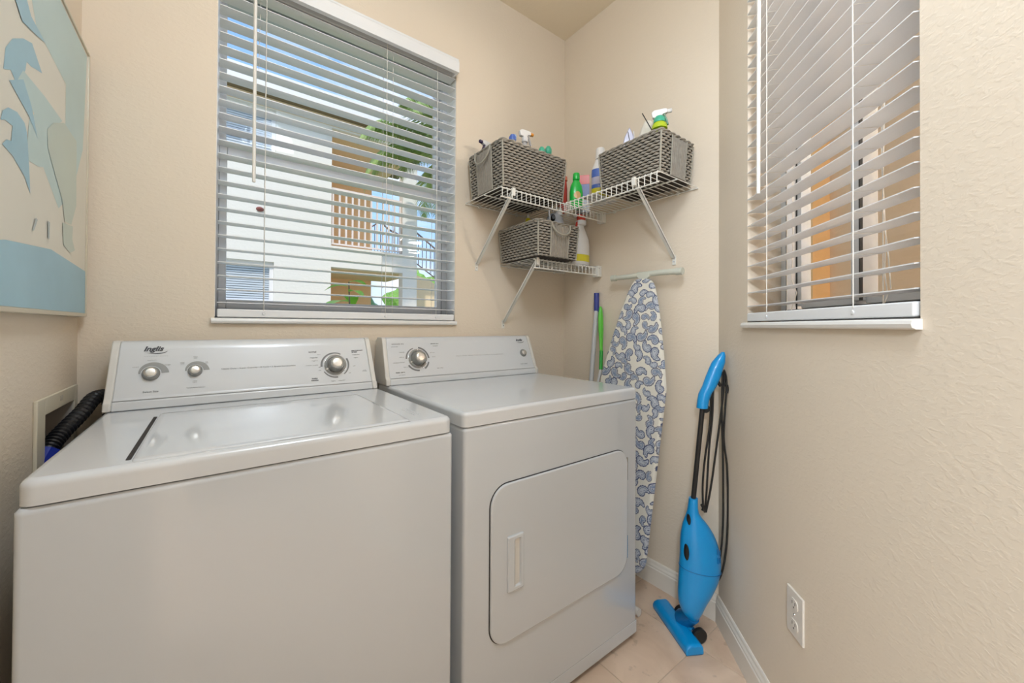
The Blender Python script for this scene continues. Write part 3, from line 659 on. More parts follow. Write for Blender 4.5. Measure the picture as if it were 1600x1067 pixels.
# ================================================================== WIRE SHELVES
def wire_shelf(label, origin, rot, L, D, braces, lip=.042, pitch=.0254, open_end=True, brkt=()):
    t = thing('wire_shelf', label, 'wire shelf', origin, rot, 'white wire shelves in the corner')
    r = .0019; R = .0030
    # deck wire: from wall to front then down the lip
    wm = MB().tube([(0, -.004, 0), (0, -D*.5, 0), (0, -D+.004, 0), (0, -D, -.003), (0, -D, -lip)], r, 6).mesh('deck_wire', M['vinyl_wire'])
    n = int(L/pitch); x = (L-n*pitch)/2
    for i in range(n+1): link('deck_wire', wm, t, (x+i*pitch, 0, 0))
    for nm, y, z, rr in (('back_rod', -.006, -.005, R), ('middle_rod', -D*.56, -.005, R), ('front_rod', -D+.004, -.0045, R), ('lip_rod', -D-.001+.004, -lip, R)):
        MB().tube([(x-.006, y, z), (L-x+.006, y, z)], rr, 8).build(nm, M['vinyl_wire'], t)
    for bx, zf in braces:      # diagonal brace from the lip down to the wall
        top = Vector((bx, -D+.002, -.010)); ft = Vector((bx, -.010, zf))
        mb = MB(); dv = (ft-top); ln = dv.length; d = dv.normalized(); s = Vector((1, 0, 0)); nn = s.cross(d)
        def T(u, v, w): return tuple(top + s*u + nn*v + d*w)
        mb.box((-.007, -.0012, 0), (.007, .0012, ln), T); mb.box((-.007, -.0012, 0), (-.0055, .008, ln), T); mb.box((.0055, -.0012, 0), (.007, .008, ln), T)
        b = mb.build('brace', M['vinyl_wire'], t)
        mb = MB().box((bx-.008, -.0035, zf-.030), (bx+.008, 0, zf+.010)); mb.build('brace_foot', M['vinyl_wire'], b, bevel=.001)
        MB().lathe([(.0032, 0), (.002, .0016)], 10, lambda X, Y, Z: (bx+X, -.0036-Z, zf-.016+Y)).build('screw', M['chrome'], b)
        rbox('brace_clip', (bx-.0075, -D-.004, -.028), (bx+.0075, -D+.008, .004), M['vinyl_wire'], b, .001)
    for xx, side in brkt:      # end bracket on the side wall
        b = rbox('end_bracket', (xx-.028, -D-.010, -lip-.008), (xx, -D+.028, .006), M['vinyl_wire'], t, .003)
        MB().lathe([(.003, 0), (.002, .0015)], 10, lambda X, Y, Z: (xx-.02+X, -D-.010-Z, -.008+Y)).build('screw', M['chrome'], b)
    for i in range(3):
        xx = L*(.12+.35*i); rbox('wall_clip', (xx-.006, -.009, -.012), (xx+.006, 0, .004), M['vinyl_wire'], t, .001)
    return t
ZS, ZL = 1.712, 1.444
wire_shelf('upper white wire shelf on the back wall holding the large basket', (.928, YB, ZS), 0, XR-.928-.002, .285, [(.066, 1.433-ZS)], brkt=((XR-.930, 1),))
wire_shelf('upper white wire shelf on the right wall holding the long basket', (XR, 1.268, ZS), ROT_R, .466, .290, [(.3635, 1.437-ZS)])
wire_shelf('lower small white wire shelf near the corner holding the small basket', (1.130, YB, ZL), 0, XR-1.130-.002, .258, [(.022, 1.160-ZL)], brkt=((XR-1.132, 1),))

# ================================================================== WICKER BASKETS
def basket(label, loc, rot, W, D, Hh, handle=1, rows=None, taper=.93):
    t = thing('wicker_basket', label, 'basket', loc, rot)
    w, d = W/2, D/2
    def per(k, off, n):       # rounded rectangle perimeter at height fraction k
        sc_ = taper + (1-taper)*k; bulge = .0*k
        a, b, r = w*sc_+off, d*sc_+off, .018
        pts = rounded_rect(-a, -b, a, b, r, 4); P_ = [Vector((x, y, 0)) for x, y in pts]; P_.append(P_[0])
        ls = [0]
        for i in range(1, len(P_)): ls.append(ls[-1]+(P_[i]-P_[i-1]).length)
        out = []; tot = ls[-1]; j = 0
        for i in range(n):
            s = tot*i/n
            while ls[j+1] < s: j += 1
            f = (s-ls[j])/(ls[j+1]-ls[j]); p = P_[j].lerp(P_[j+1], f); tg = (P_[j+1]-P_[j]).normalized(); out.append((p, Vector((tg.y, -tg.x, 0))))
        return out
    # inner body coloured dark for the shade behind the weave
    rings = [[tuple(p + Vector((0, 0, Hh*k))) for p, _ in per(k, -.005, 60)] for k in (0.01, .5, .985)]
    inner = [[tuple(p + Vector((0, 0, Hh*k))) for p, _ in per(k, -.010, 60)] for k in (.985, .5, .03)]
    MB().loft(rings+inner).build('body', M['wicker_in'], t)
    rows = rows or int(Hh/.0112)
    n = 2*int((W+D)*2/.0145/2)*8          # samples; stakes every 8 samples
    mb = MB()
    for i in range(rows):
        k = (i+.5)/rows; z = Hh*k; path = []
        for q, (p, nr) in enumerate(per(k, 0, n)):
            ph = PI*q/8 + (PI if i % 2 else 0)
            path.append(p + nr*(.0019*math.cos(ph)) + Vector((0, 0, z+.0004*math.sin(ph+.6)*(1 if i % 2 else -1)+random.uniform(-.0003, .0003))))
        rr = Hh/rows*.48; seg = 6; vs = []; N_ = len(path)
        for q, p in enumerate(path):
            tg = (path[(q+1) % N_]-path[q-1]).normalized(); nr = Vector((tg.y, -tg.x, 0)).normalized(); bb = tg.cross(nr)
            for s_ in range(seg):
                a = 2*PI*s_/seg; vs.append(tuple(p + nr*math.cos(a)*.0024 + bb*math.sin(a)*rr*(.80+.22*math.cos(PI*q/8 + (PI if i % 2 else 0)))))
        mb.add(vs, [(q*seg+s_, q*seg+(s_+1) % seg, ((q+1) % N_)*seg+(s_+1) % seg, ((q+1) % N_)*seg+s_) for q in range(N_) for s_ in range(seg)], True)
    tag(mb.build('woven_strands', M['wicker'], t), kind='stuff')
    # corner stakes
    for sx in (-1, 1):
        for sy in (-1, 1):
            MB().tube([((w*taper-.003)*sx, (d*taper-.003)*sy, .002), ((w-.003)*sx, (d-.003)*sy, Hh-.004)], .0040, 8).build('corner_stake', M['wicker_edge'], t)
    # rim: two wound strands
    for ph in (0, PI):
        pts = []
        for q, (p, nr) in enumerate(per(1, 0, 160)): pts.append(p + nr*(.0028*math.cos(q*.55+ph)) + Vector((0, 0, Hh+.002+.0028*math.sin(q*.55+ph))))
        pts.append(pts[0]); MB().tube(pts, .0036, 6, caps=False).build('rim_strand', M['wicker'], t)
    # end panels with vertical reeds and a cord handle
    for sx in (-1, 1):
        pw = d*.86*.5; reeds = MB(); nr_ = 12
        for i in range(nr_):
            y = -pw + 2*pw*(i+.5)/nr_
            reeds.tube([((w*taper+.0045)*sx, y*taper, .004), ((w*(taper+1)/2+.0045+.001*math.sin(i*2))*sx, y, Hh*.5), ((w+.0040)*sx, y, Hh*.93)], pw/nr_*1.02, 6)
        tag(reeds.build('reed_panel', M['wicker'], t), kind='stuff')
        for sy in (-1, 1):
            pts = [((w*(taper+(1-taper)*k)+.006)*sx, sy*pw*1.04*(taper+(1-taper)*k), Hh*k) for k in (.02, .35, .7, .97)]
            MB().tube(pts, .0030, 6).build('panel_edge', M['wicker_edge'], t)
        if sx == handle or handle == 2:
            pts = []
            for i in range(17):
                a = PI*i/16; pts.append(((w+.010+.010*math.sin(a))*sx, -math.cos(a)*pw*1.02, Hh*(1.0-.34*math.sin(a)**.8)))
            MB().tube(pts, .0042, 8).build('handle', M['wicker_edge'], t)
    return t
basket('large grey wicker basket on the upper back-wall shelf beside the window', (1.118, 1.405, ZS+.0045), 0, .372, .262, .188, -1)
basket('long grey wicker basket on the right-wall shelf', (1.437, .955, ZS+.0045), PI/2, .298, .236, .158, 0)
basket('small grey wicker basket on the lower shelf near the corner', (1.240, 1.400, ZL+.0045), PI/2, .292, .258, .152, -1)

# ================================================================== BOTTLES AND SUPPLIES
def lathe_obj(name, prof, m_, parent=None, loc=(0, 0, 0), seg=20, sx=1, sy=1, axis=None):
    L_ = Vector(loc)
    if axis: q = Vector((0, 0, 1)).rotation_difference(Vector(axis)); T = lambda X, Y, Z: tuple(L_ + q @ Vector((X, Y, Z)))
    else: T = lambda X, Y, Z: tuple(L_ + Vector((X, Y, Z)))
    return MB().lathe(prof, seg, T, sx, sy).build(name, m_, parent)
def spray_bottle(label, base, h, body, cap, trig, noz, aim, r=.032, fl=.65, collar=None, name='spray_bottle', flip=0):
    t = thing(name, label, 'spray bottle', base, aim)
    bh = h*.70
    lathe_obj('bottle_body', [(r*.80, 0), (r, .006), (r, bh*.50), (r*.93, bh*.66), (r*.62, bh*.84), (r*.40, bh*.95), (r*.38, bh)], body, t, seg=24, sy=fl)
    lathe_obj('collar', [(r*.44, bh-.002), (r*.50, bh), (r*.50, bh+.018), (r*.34, bh+.022)], collar or cap, t)
    z = bh+.018
    prof = [(-.026, z+.004), (-.030, z+.026), (-.020, z+.034), (.020, z+.034), (.030, z+.030), (.030, z+.016), (.012, z+.012), (.010, z)]
    MB().prism(prof, lambda u, v, d: (u, d, v), -.009, .009).build('spray_head', cap, t, bevel=.003)
    lathe_obj('nozzle', [(.0078, 0), (.0078, .014), (.005, .016)], noz, t, (.030, 0, z+.023), axis=(1, 0, 0), seg=12)
    MB().prism([(.014, z+.014), (.020, z+.014), (.030, z-.012), (.034, z-.030), (.028, z-.030), (.022, z-.008)], lambda u, v, d: (u, d, v), -.005, .005).build('trigger', trig, t, bevel=.001)
    return t
cwhite = plastic('white_bottle_plastic', (.78, .76, .74)); cnavy = plastic('navy_plastic', (.035, .02, .07)); cblue = plastic('blue_plastic', (.07, .15, .50))
corange = plastic('orange_plastic', (.75, .28, .02)); cteal = plastic('teal_plastic', (.06, .46, .30)); cgreen = plastic('vivid_green_plastic', (.01, .55, .07))
cred = plastic('red_plastic', (.62, .05, .03)); cyellow = plastic('yellow_plastic', (.66, .58, .02)); clime = plastic('lime_plastic', (.48, .62, .02)); cdgreen = plastic('dark_green_plastic', (.01, .14, .03))
cclear = plastic('frosted_clear_plastic', (.72, .72, .74), .25, .5); cpurple = plastic('lavender_plastic', (.50, .48, .62)); cgrip = plastic('broom_blue_grip', (.03, .05, .28))
cbright = plastic('grass_green_plastic', (.13, .62, .06)); cskyb = plastic('sky_blue_cap', (.30, .50, .85)); cgreylab = plastic('pale_grey_label', (.55, .56, .58)); cpole = plastic('pale_grey_pole', (.55, .56, .57)); cdark = plastic('dark_red_plastic', (.35, .02, .02))  # cdark is a deep red plastic
zb = ZS+.012
# in the large basket
spray_bottle('white spray bottle with a dark navy nozzle at the left end of the large basket', (.995, 1.480, ZS+.030), .273, cwhite, cwhite, cnavy, cnavy, PI*1.06, r=.030)
t = thing('capped_bottle', 'bottle with a bright blue cap at the front of the large basket', 'bottle', (1.040, 1.345, ZS+.014))
lathe_obj('bottle_body', [(.026, 0), (.028, .005), (.028, .17), (.016, .205), (.014, .228)], cclear, t); lathe_obj('cap', [(.016, .226), (.0165, .240), (.010, .252)], cblue, t); lathe_obj('cap_tip', [(.0095, .235), (.010, .250), (.006, .256)], cskyb, t, (.010, 0, 0))
spray_bottle('white spray bottle with an orange nozzle standing in the large basket', (1.122, 1.360, ZS+.030), .335, cclear, cwhite, cclear, corange, -.12, r=.030, collar=cwhite)
t = thing('teal_bottle', 'teal two-lobed bottle cap at the right end of the large basket', 'bottle', (1.252, 1.365, ZS+.014))
lathe_obj('bottle_body', [(.026, 0), (.030, .006), (.030, .18), (.022, .23)], cclear, t, sy=.7)
for sx in (-.021, .021): lathe_obj('lobe', [(.010, 0), (.0165, .008), (.0168, .028), (.010, .040), (.002, .043)], cteal, t, (sx, 0, .226+sx*.35), sy=.8)
# on the right shelf, in the corner
def flat_bottle(label, base, prof, body, parts, rot=0, sy=.6, cat='bottle', name='bottle'):
    t = thing(name, label, cat, base, rot); lathe_obj('bottle_body', prof, body, t, seg=28, sy=sy)
    for nm, pr, m_, sy_ in parts: lathe_obj(nm, pr, m_, t, seg=28, sy=sy_)
    return t
flat_bottle('bright green dish soap bottle with a round orange label in the shelf corner', (1.408, 1.312, ZS+.003), [(.028, 0), (.032, .006), (.033, .078), (.028, .110), (.0165, .132), (.0155, .140)], cgreen,
            [('cap', [(.0165, .138), (.0175, .142), (.0165, .168), (.0145, .171)], cgreen, 1)], rot=math.radians(-30), sy=.62, name='dish_soap_bottle')
o = bpy.data.objects['dish_soap_bottle']
mb = MB(); T = lambda u, v, d: (u, -.0212-d-.0012+.5*u*u/.034, v)
mb.prism([(.017*math.cos(2*PI*i/20), .060+.018*math.sin(2*PI*i/20)) for i in range(20)], T, 0, .0008).build('label_spot', plastic('peach_label', (.80, .50, .22)), o)
flat_bottle('red bottle half hidden behind the large basket in the shelf corner', (1.398, 1.395, ZS+.003), [(.030, 0), (.032, .006), (.032, .12), (.028, .150), (.024, .158)], cred, [('cap', [(.024, .156), (.024, .174), (.018, .178)], plastic('coral_cap', (.72, .15, .07)), 1)], rot=.4, sy=.7, name='red_bottle')
t = thing('carton', 'small red and blue carton between the green and the white bottle', 'carton', (1.492, 1.345, ZS+.003), math.radians(-50))
MB().box((-.032, -.020, 0), (.032, .020, .062)).build('carton_base', plastic('pale_carton', (.45, .47, .55)), t); MB().box((-.0322, -.0202, .062), (.0322, .0202, .140)).build('carton_body', plastic('navy_carton', (.09, .12, .36)), t); MB().box((-.0324, -.0204, .140), (.0324, .0204, .186)).build('carton_top', plastic('red_carton', (.70, .08, .05)), t, bevel=.001)
t = flat_bottle('tall white bottle with blue and yellow label beside the long basket', (1.438, 1.190, ZS+.003), [(.036, 0), (.039, .006), (.039, .135), (.036, .165), (.024, .198), (.0205, .208)], cwhite,
            [('cap', [(.0215, .206), (.022, .210), (.0205, .252), (.0175, .257)], cwhite, 1), ('label_band', [(.0395, .012), (.0395, .040), (.0395, .068)], cyellow, .62), ('label_band', [(.0394, .068), (.0394, .086)], cblue, .62), ('label_band', [(.0394, .086), (.0394, .120)], cpurple, .62), ('label_band', [(.0395, .120), (.0395, .142), (.0382, .158)], cblue, .62)], rot=math.radians(-50), sy=.62, name='detergent_bottle')
t = thing('folded_plastic_bag', 'flat folded white plastic bag lying on the right-wall shelf', 'bag', (1.390, 1.205, ZS+.0035), .1)
g = MB(); nx, ny = 16, 12; vs = []
for i in range(nx+1):
    for j in range(ny+1): vs.append((-.08+.17*i/nx, -.085+.085*j/ny, .0035+.0020*math.sin(i*1.3+j*.7)+.0014*math.cos(j*2.1-i)))
g.add(vs, [(i*(ny+1)+j, (i+1)*(ny+1)+j, (i+1)*(ny+1)+j+1, i*(ny+1)+j+1) for i in range(nx) for j in range(ny)], True)
o = g.build('bag_sheet', plastic('white_film', (.55, .55, .56)), t); md = o.modifiers.new('s', 'SOLIDIFY'); md.thickness = .002
# in the long basket
t = thing('scrub_sponge_pack', 'pale lavender leaf-shaped pack leaning in the long basket', 'pack', (1.41, 1.003, ZS+.03), math.radians(-50))
MB().prism([(-.034, 0), (-.042, .13), (-.026, .205), (-.006, .246), (.008, .215), (.024, .13), (.026, 0)], lambda u, v, d: (u, d, v), -.006, .006).build('pack_body', cpurple, t, bevel=.004); MB().tube([(.026, -.008, .02), (.010, -.008, .222)], .0025, 6).build('pack_edge', cwhite, t)
t = thing('white_cloth_bag', 'crumpled white cloth sticking out of the long basket', 'cloth', (1.450, .948, ZS+.02))
g = MB(); rings = []
for i in range(9):
    k = i/8; rr = .050*math.sin(PI*(.16+.80*k))**.6; rings.append([((rr*(1+.18*math.sin(3*a+i*.9)))*math.cos(a), (rr*(1+.16*math.cos(4*a-i)))*math.sin(a)*.9, -.0+.268*k) for a in [2*PI*j/18 for j in range(18)]])
g.loft(rings).build('cloth', mat('white_cotton', (.72, .68, .60), .9, bump=(120, .5, .002)), t)
t = thing('wire_whisk_handle', 'thin dark rod poking out of the long basket', 'rod', (1.375, .905, ZS+.02))
MB().tube([(.0, -.050, .13), (.0, .020, .268)], .0020, 6).build('rod', M['black'], t)
t = thing('black_zip_tie', 'short black strip standing between the cloth and the lavender pack', 'strip', (1.362, .975, ZS+.02))
MB().tube([(0, -.004, .12), (-.002, 0, .18), (-.004, .006, .212)], .0022, 6, flat=.5).build('strip', M['black'], t)
t = spray_bottle('green-collared spray bottle with a white head in the long basket', (1.405, .868, ZS+.012), .318, clime, cwhite, cdgreen, cwhite, math.radians(-62), r=.036, collar=cteal)
lathe_obj('shoulder_band', [(.030, .198), (.028, .214), (.020, .224)], clime, t); lathe_obj('neck_band', [(.0235, .222), (.0225, .238), (.015, .248)], cteal, t)
# in / on the lower shelf
t = flat_bottle('small yellow squeeze bottle with a white tip in the small basket', (1.172, 1.455, ZL+.02), [(.024, 0), (.026, .005), (.026, .12), (.020, .138)], cyellow, [('cap', [(.019, .136), (.012, .152), (.008, .156)], cyellow, 1), ('tip', [(.006, .155), (.0045, .170)], cwhite, 1)], name='squeeze_bottle')
t.scale = (1, 1, 1.36); t.location = (1.222, 1.452, ZL+.011)
t = flat_bottle('coral red bottle top behind the small basket front', (1.262, 1.470, ZL+.02), [(.026, 0), (.028, .005), (.028, .13), (.024, .150)], plastic('coral_plastic', (.60, .20, .14)), [('cap', [(.018, .150), (.018, .165), (.012, .168)], cwhite, 1)], name='coral_bottle')
t.scale = (1, 1, 1.30); t.location = (1.285, 1.470, ZL+.011)
t = thing('steam_refill_jug', 'frosted grey jug with white cap and black spout in the small basket', 'jug', (1.294, 1.340, ZL+.011), math.radians(-5))
t.scale = (1.0, 1.0, 1.50)
lathe_obj('jug_body', [(.040, 0), (.044, .01), (.044, .105), (.036, .135), (.020, .146)], plastic('smoky_plastic', (.36, .37, .40)), t, seg=24, sx=1.15, sy=.8); lathe_obj('cap', [(.017, .144), (.0172, .162), (.015, .166)], cwhite, t, (.022, 0, 0)); lathe_obj('spout', [(.010, 0), (.011, .012), (.007, .020)], M['black'], t, (-.035, -.026, .125), axis=(-.5, -1, .1))
MB().tube([(-.055, -.034, .100), (-.060, -.030, .145), (-.036, -.020, .160), (-.02, -.012, .15)], .0035, 8).build('jug_handle', cclear, t)
lathe_obj('level_band', [(.0445, .088), (.0445, .094)], cyellow, t, seg=24, sx=1.15, sy=.8)
t = spray_bottle('white stain remover spray bottle with a red head beside the small basket', (1.474, 1.343, ZL+.003), .293, cwhite, cred, cred, cwhite, PI, r=.056, fl=.55, collar=cwhite)
lathe_obj('label_band', [(.0565, .018), (.0567, .032), (.0568, .052)], cyellow, t, seg=24, sy=.56); 
mb = MB()
def on_b(u, v, d):
    a = math.acos(max(-1, min(1, u/.0572))); return (.0572*math.cos(a), -(.0572*math.sin(a)*.57+d), v)
mb.prism([(-.030, .062), (.030, .082), (.048, .112), (.040, .136), (.018, .104), (-.034, .084)], on_b, 0, .0006).build('label_swash', cred, t)
text('lettering', 'OUT', .034, (-.002, -.0345, .120), (1, 0, .25), (-.1, 0, 1), M['print_dark'], t, bold=.03)

# ================================================================== IRONING BOARD
def ironing_board():
    t = thing('ironing_board', 'ironing board with blue paisley cover leaning upright against the right wall', 'ironing board')
    top = Vector((1.531, 1.020, 1.355)); bot = Vector((1.415, 1.108, .085))
    ax = (bot-top); Lg = ax.length; ax.normalize()
    side = Vector((0, 1, 0)); side = (side-ax*side.dot(ax)).normalized(); nn = ax.cross(side).normalized()
    if nn.x > 0: nn = -nn
    def halfw(s):      # half width along length s
        k = s/Lg
        base = .040 + (.168-.040)*min(1, (k/.36))**.72
        if s < .03: base *= math.sqrt(max(0, 1-((.03-s)/.03)**2))*.5+.5*(s/.03 > 0)
        e = Lg-s
        if e < .12: base *= math.sqrt(max(.0, 1-((.12-e)/.12)**2.2))
        return max(base, .004)
    NU, NV = 150, 560
    us = np.linspace(-1, 1, NU+1); ss = np.linspace(0, Lg, NV+1)
    hw = np.array([halfw(s) for s in ss])
    U, S = np.meshgrid(us, ss); X = U*hw[:, None]
    edge = 1-np.clip((1-np.abs(U))*hw[:, None]/.012, 0, 1); drop = .014*(1-np.sqrt(np.clip(1-edge**2, 0, 1)))
    P3 = (np.array(top)[None, None] + S[..., None]*np.array(ax) + X[..., None]*np.array(side) + ((.014-drop)[..., None])*np.array(nn))
    # paisley print colours (pattern lives in the cloth's own coordinates)
    A = X; B = S
    # poisson-ish placement
    pts = []
    tries = 0
    while tries < 14000:
        tries += 1
        x, s = rng.uniform(-.19, .19), rng.uniform(-.01, Lg+.02); R_ = rng.choice([.026, .0235, .0185])
        if all((x-a)**2+(s-b)**2 > (.88*(R_+r))**2 for a, b, r, *_ in pts):
            pts.append((x, s, R_, rng.uniform(0, 2*PI), rng.choice([-1, 1]), rng.uniform(0, 1)))
    col = np.zeros(A.shape+(3,)); col[:] = (.78, .75, .66)
    navy, mid, pale, lav = np.array((.085, .105, .19)), np.array((.21, .27, .40)), np.array((.55, .58, .63)), np.array((.33, .38, .47))
    for (x, s, R_, th, fl, tone) in pts:
        m_ = (np.abs(A-x) < R_*1.7) & (np.abs(B-s) < R_*1.7)
        if not m_.any(): continue
        a = A[m_]-x; b = B[m_]-s; c, sn = math.cos(th), math.sin(th)
        p, q = (a*c+b*sn)*fl, -a*sn+b*c
        best = np.full(p.shape, 9.)
        for i in range(26):
            k = i/25; ang = 2.6*k**1.15
            cx = -.30*R_ + 1.05*R_*math.sin(ang)*.62; cy = -.45*R_ + R_*1.05*(1-math.cos(ang))*.72
            rr = R_*.60*(1-k)**.62 + R_*.10
            best = np.minimum(best, np.hypot(p-cx, q-cy)-rr)
        o_ = best/R_
        cc = col[m_]
        wav = .03*np.sin(np.arctan2(q+.45*R_, p+.3*R_)*16)
        cc[o_ < .06+wav] = navy if tone < .7 else (.18, .18, .22)
        cc[o_ < -.13] = pale*1.1; cc[o_ < -.24] = mid*.7; cc[o_ < -.31] = lav if tone > .5 else pale*.85; cc[o_ < -.42] = mid if tone > .5 else pale
        hd = np.hypot(p+.30*R_, q+.45*R_); cc[hd < R_*.20] = pale; cc[hd < R_*.09] = navy
        col[m_] = cc
    me = bpy.data.meshes.new('cover')
    V = P3.reshape(-1, 3); idx = np.arange((NU+1)*(NV+1)).reshape(NV+1, NU+1)
    Fq = np.stack([idx[:-1, :-1], idx[:-1, 1:], idx[1:, 1:], idx[1:, :-1]], -1).reshape(-1, 4)
    me.from_pydata(V.tolist(), [], Fq.tolist()); me.polygons.foreach_set('use_smooth', [True]*len(Fq))
    ca = me.color_attributes.new('print', 'FLOAT_COLOR', 'POINT')
    ca.data.foreach_set('color', np.concatenate([col.reshape(-1, 3), np.ones((len(V), 1))], 1).ravel())
    mt = mat('paisley_cotton', (.7, .68, .6), .85, bump=(900, .25, .0004)); nt = mt.node_tree
    at = nt.nodes.new('ShaderNodeAttribute'); at.attribute_name = 'print'; nt.links.new(at.outputs['Color'], nt.nodes['Principled BSDF'].inputs['Base Color'])
    me.materials.append(mt); me.update(); link('cover', me, t)
    # board under the cover (back)
    ring = lambda off: [tuple(top + ax*s + side*(halfw(s)*sg*.985) + nn*off) for sg, rg in ((1, range(0, 41)), (-1, range(40, -1, -1))) for s in [Lg*i/40 for i in rg]]
    MB().loft([ring(-.004), ring(.0005)], smooth=False).build('board', M['sage'], t, weld=True)
    # top foot bar (T) with stem
    c = Vector((1.530, 1.018, 1.372))
    MB().tube([Vector((1.5335, 1.182, 1.3735)), Vector((1.531, 1.10, 1.3722)), Vector((1.530, 1.018, 1.3745)), Vector((1.5295, .93, 1.374)), Vector((1.530, .853, 1.3705))], [.0115, .0115, .0125, .0125, .0125], 12).build('foot_bar', M['sage'], t)
    for p, q in (((1.534, 1.196, 1.3742), (1.5335, 1.172, 1.3735)), ((1.530, .868, 1.371), (1.530, .840, 1.3700))): MB().tube([p, q], .0150, 12).build('bar_cap', M['sage'], t)
    MB().prism([(-.034, 1.382), (.030, 1.386), (.030, 1.364), (.014, 1.352), (.016, 1.318), (-.018, 1.318), (-.018, 1.352), (-.034, 1.362)], lambda u, v, d: (1.525+d, 1.018+u, v), -.008, .008).build('foot_bracket', M['sage'], t, bevel=.003)
    # leg tube behind the board with lower foot bar
    MB().tube([top + ax*.02 - nn*.020, top + ax*.7 - nn*.022, bot - nn*.016 + Vector((-.010, 0, -.035))], .009, 10).build('leg', M['sage'], t)
    f = MB().tube([(1.352, 1.20, .016), (1.352, .940, .016)], .011, 12).build('lower_foot_bar', M['rubber_w'], t)
    MB().tube([(1.352, .946, .016), (1.352, .917, .016)], .0145, 12).build('bar_cap', M['rubber_w'], t)
    MB().tube([(1.352, 1.09, .018), (1.39, 1.10, .06), (1.405, 1.105, .10)], .009, 10).build('leg', M['sage'], t)
ironing_board()

# ================================================================== BROOM + BRUSH
t = thing('broom', 'pale grey broom pole with a blue grip leaning in the back corner', 'broom')
MB().tube([(1.556, 1.310, 1.22), (1.40, 1.276, .10)], .0115, 12).build('pole', cpole, t)
MB().tube([(1.568-.009, 1.311, 1.215), (1.563, 1.314, 1.312)], .0135, 12).build('grip', cgrip, t)
MB().box((1.34, 1.22, .06), (1.46, 1.33, .10)).build('broom_head', cpole, t, bevel=.01); MB().box((1.345, 1.225, .0), (1.455, 1.325, .06)).build('bristles', cgrip, t)
t = thing('scrub_brush', 'long bright green brush handle standing beside the broom', 'brush')
MB().tube([(1.545, 1.268, 1.02), (1.549, 1.272, 1.06), (1.552, 1.276, 1.13), (1.556, 1.281, 1.19), (1.560, 1.285, 1.232), (1.562, 1.286, 1.243)], [.009, .011, .0155, .015, .010, .004], 14, flat=.7).build('handle', cbright, t)
MB().tube([(1.530, 1.258, .93), (1.545, 1.268, 1.022)], [.009, .009], 12).build('lower_handle', plastic('mid_green_plastic', (.03, .42, .05)), t)
MB().tube([(1.43, 1.385, .12), (1.530, 1.258, .932)], .007, 10).build('shaft', cwhite, t)
MB().box((1.395, 1.345, 0), (1.46, 1.425, .12)).build('brush_head', cwhite, t, bevel=.008)

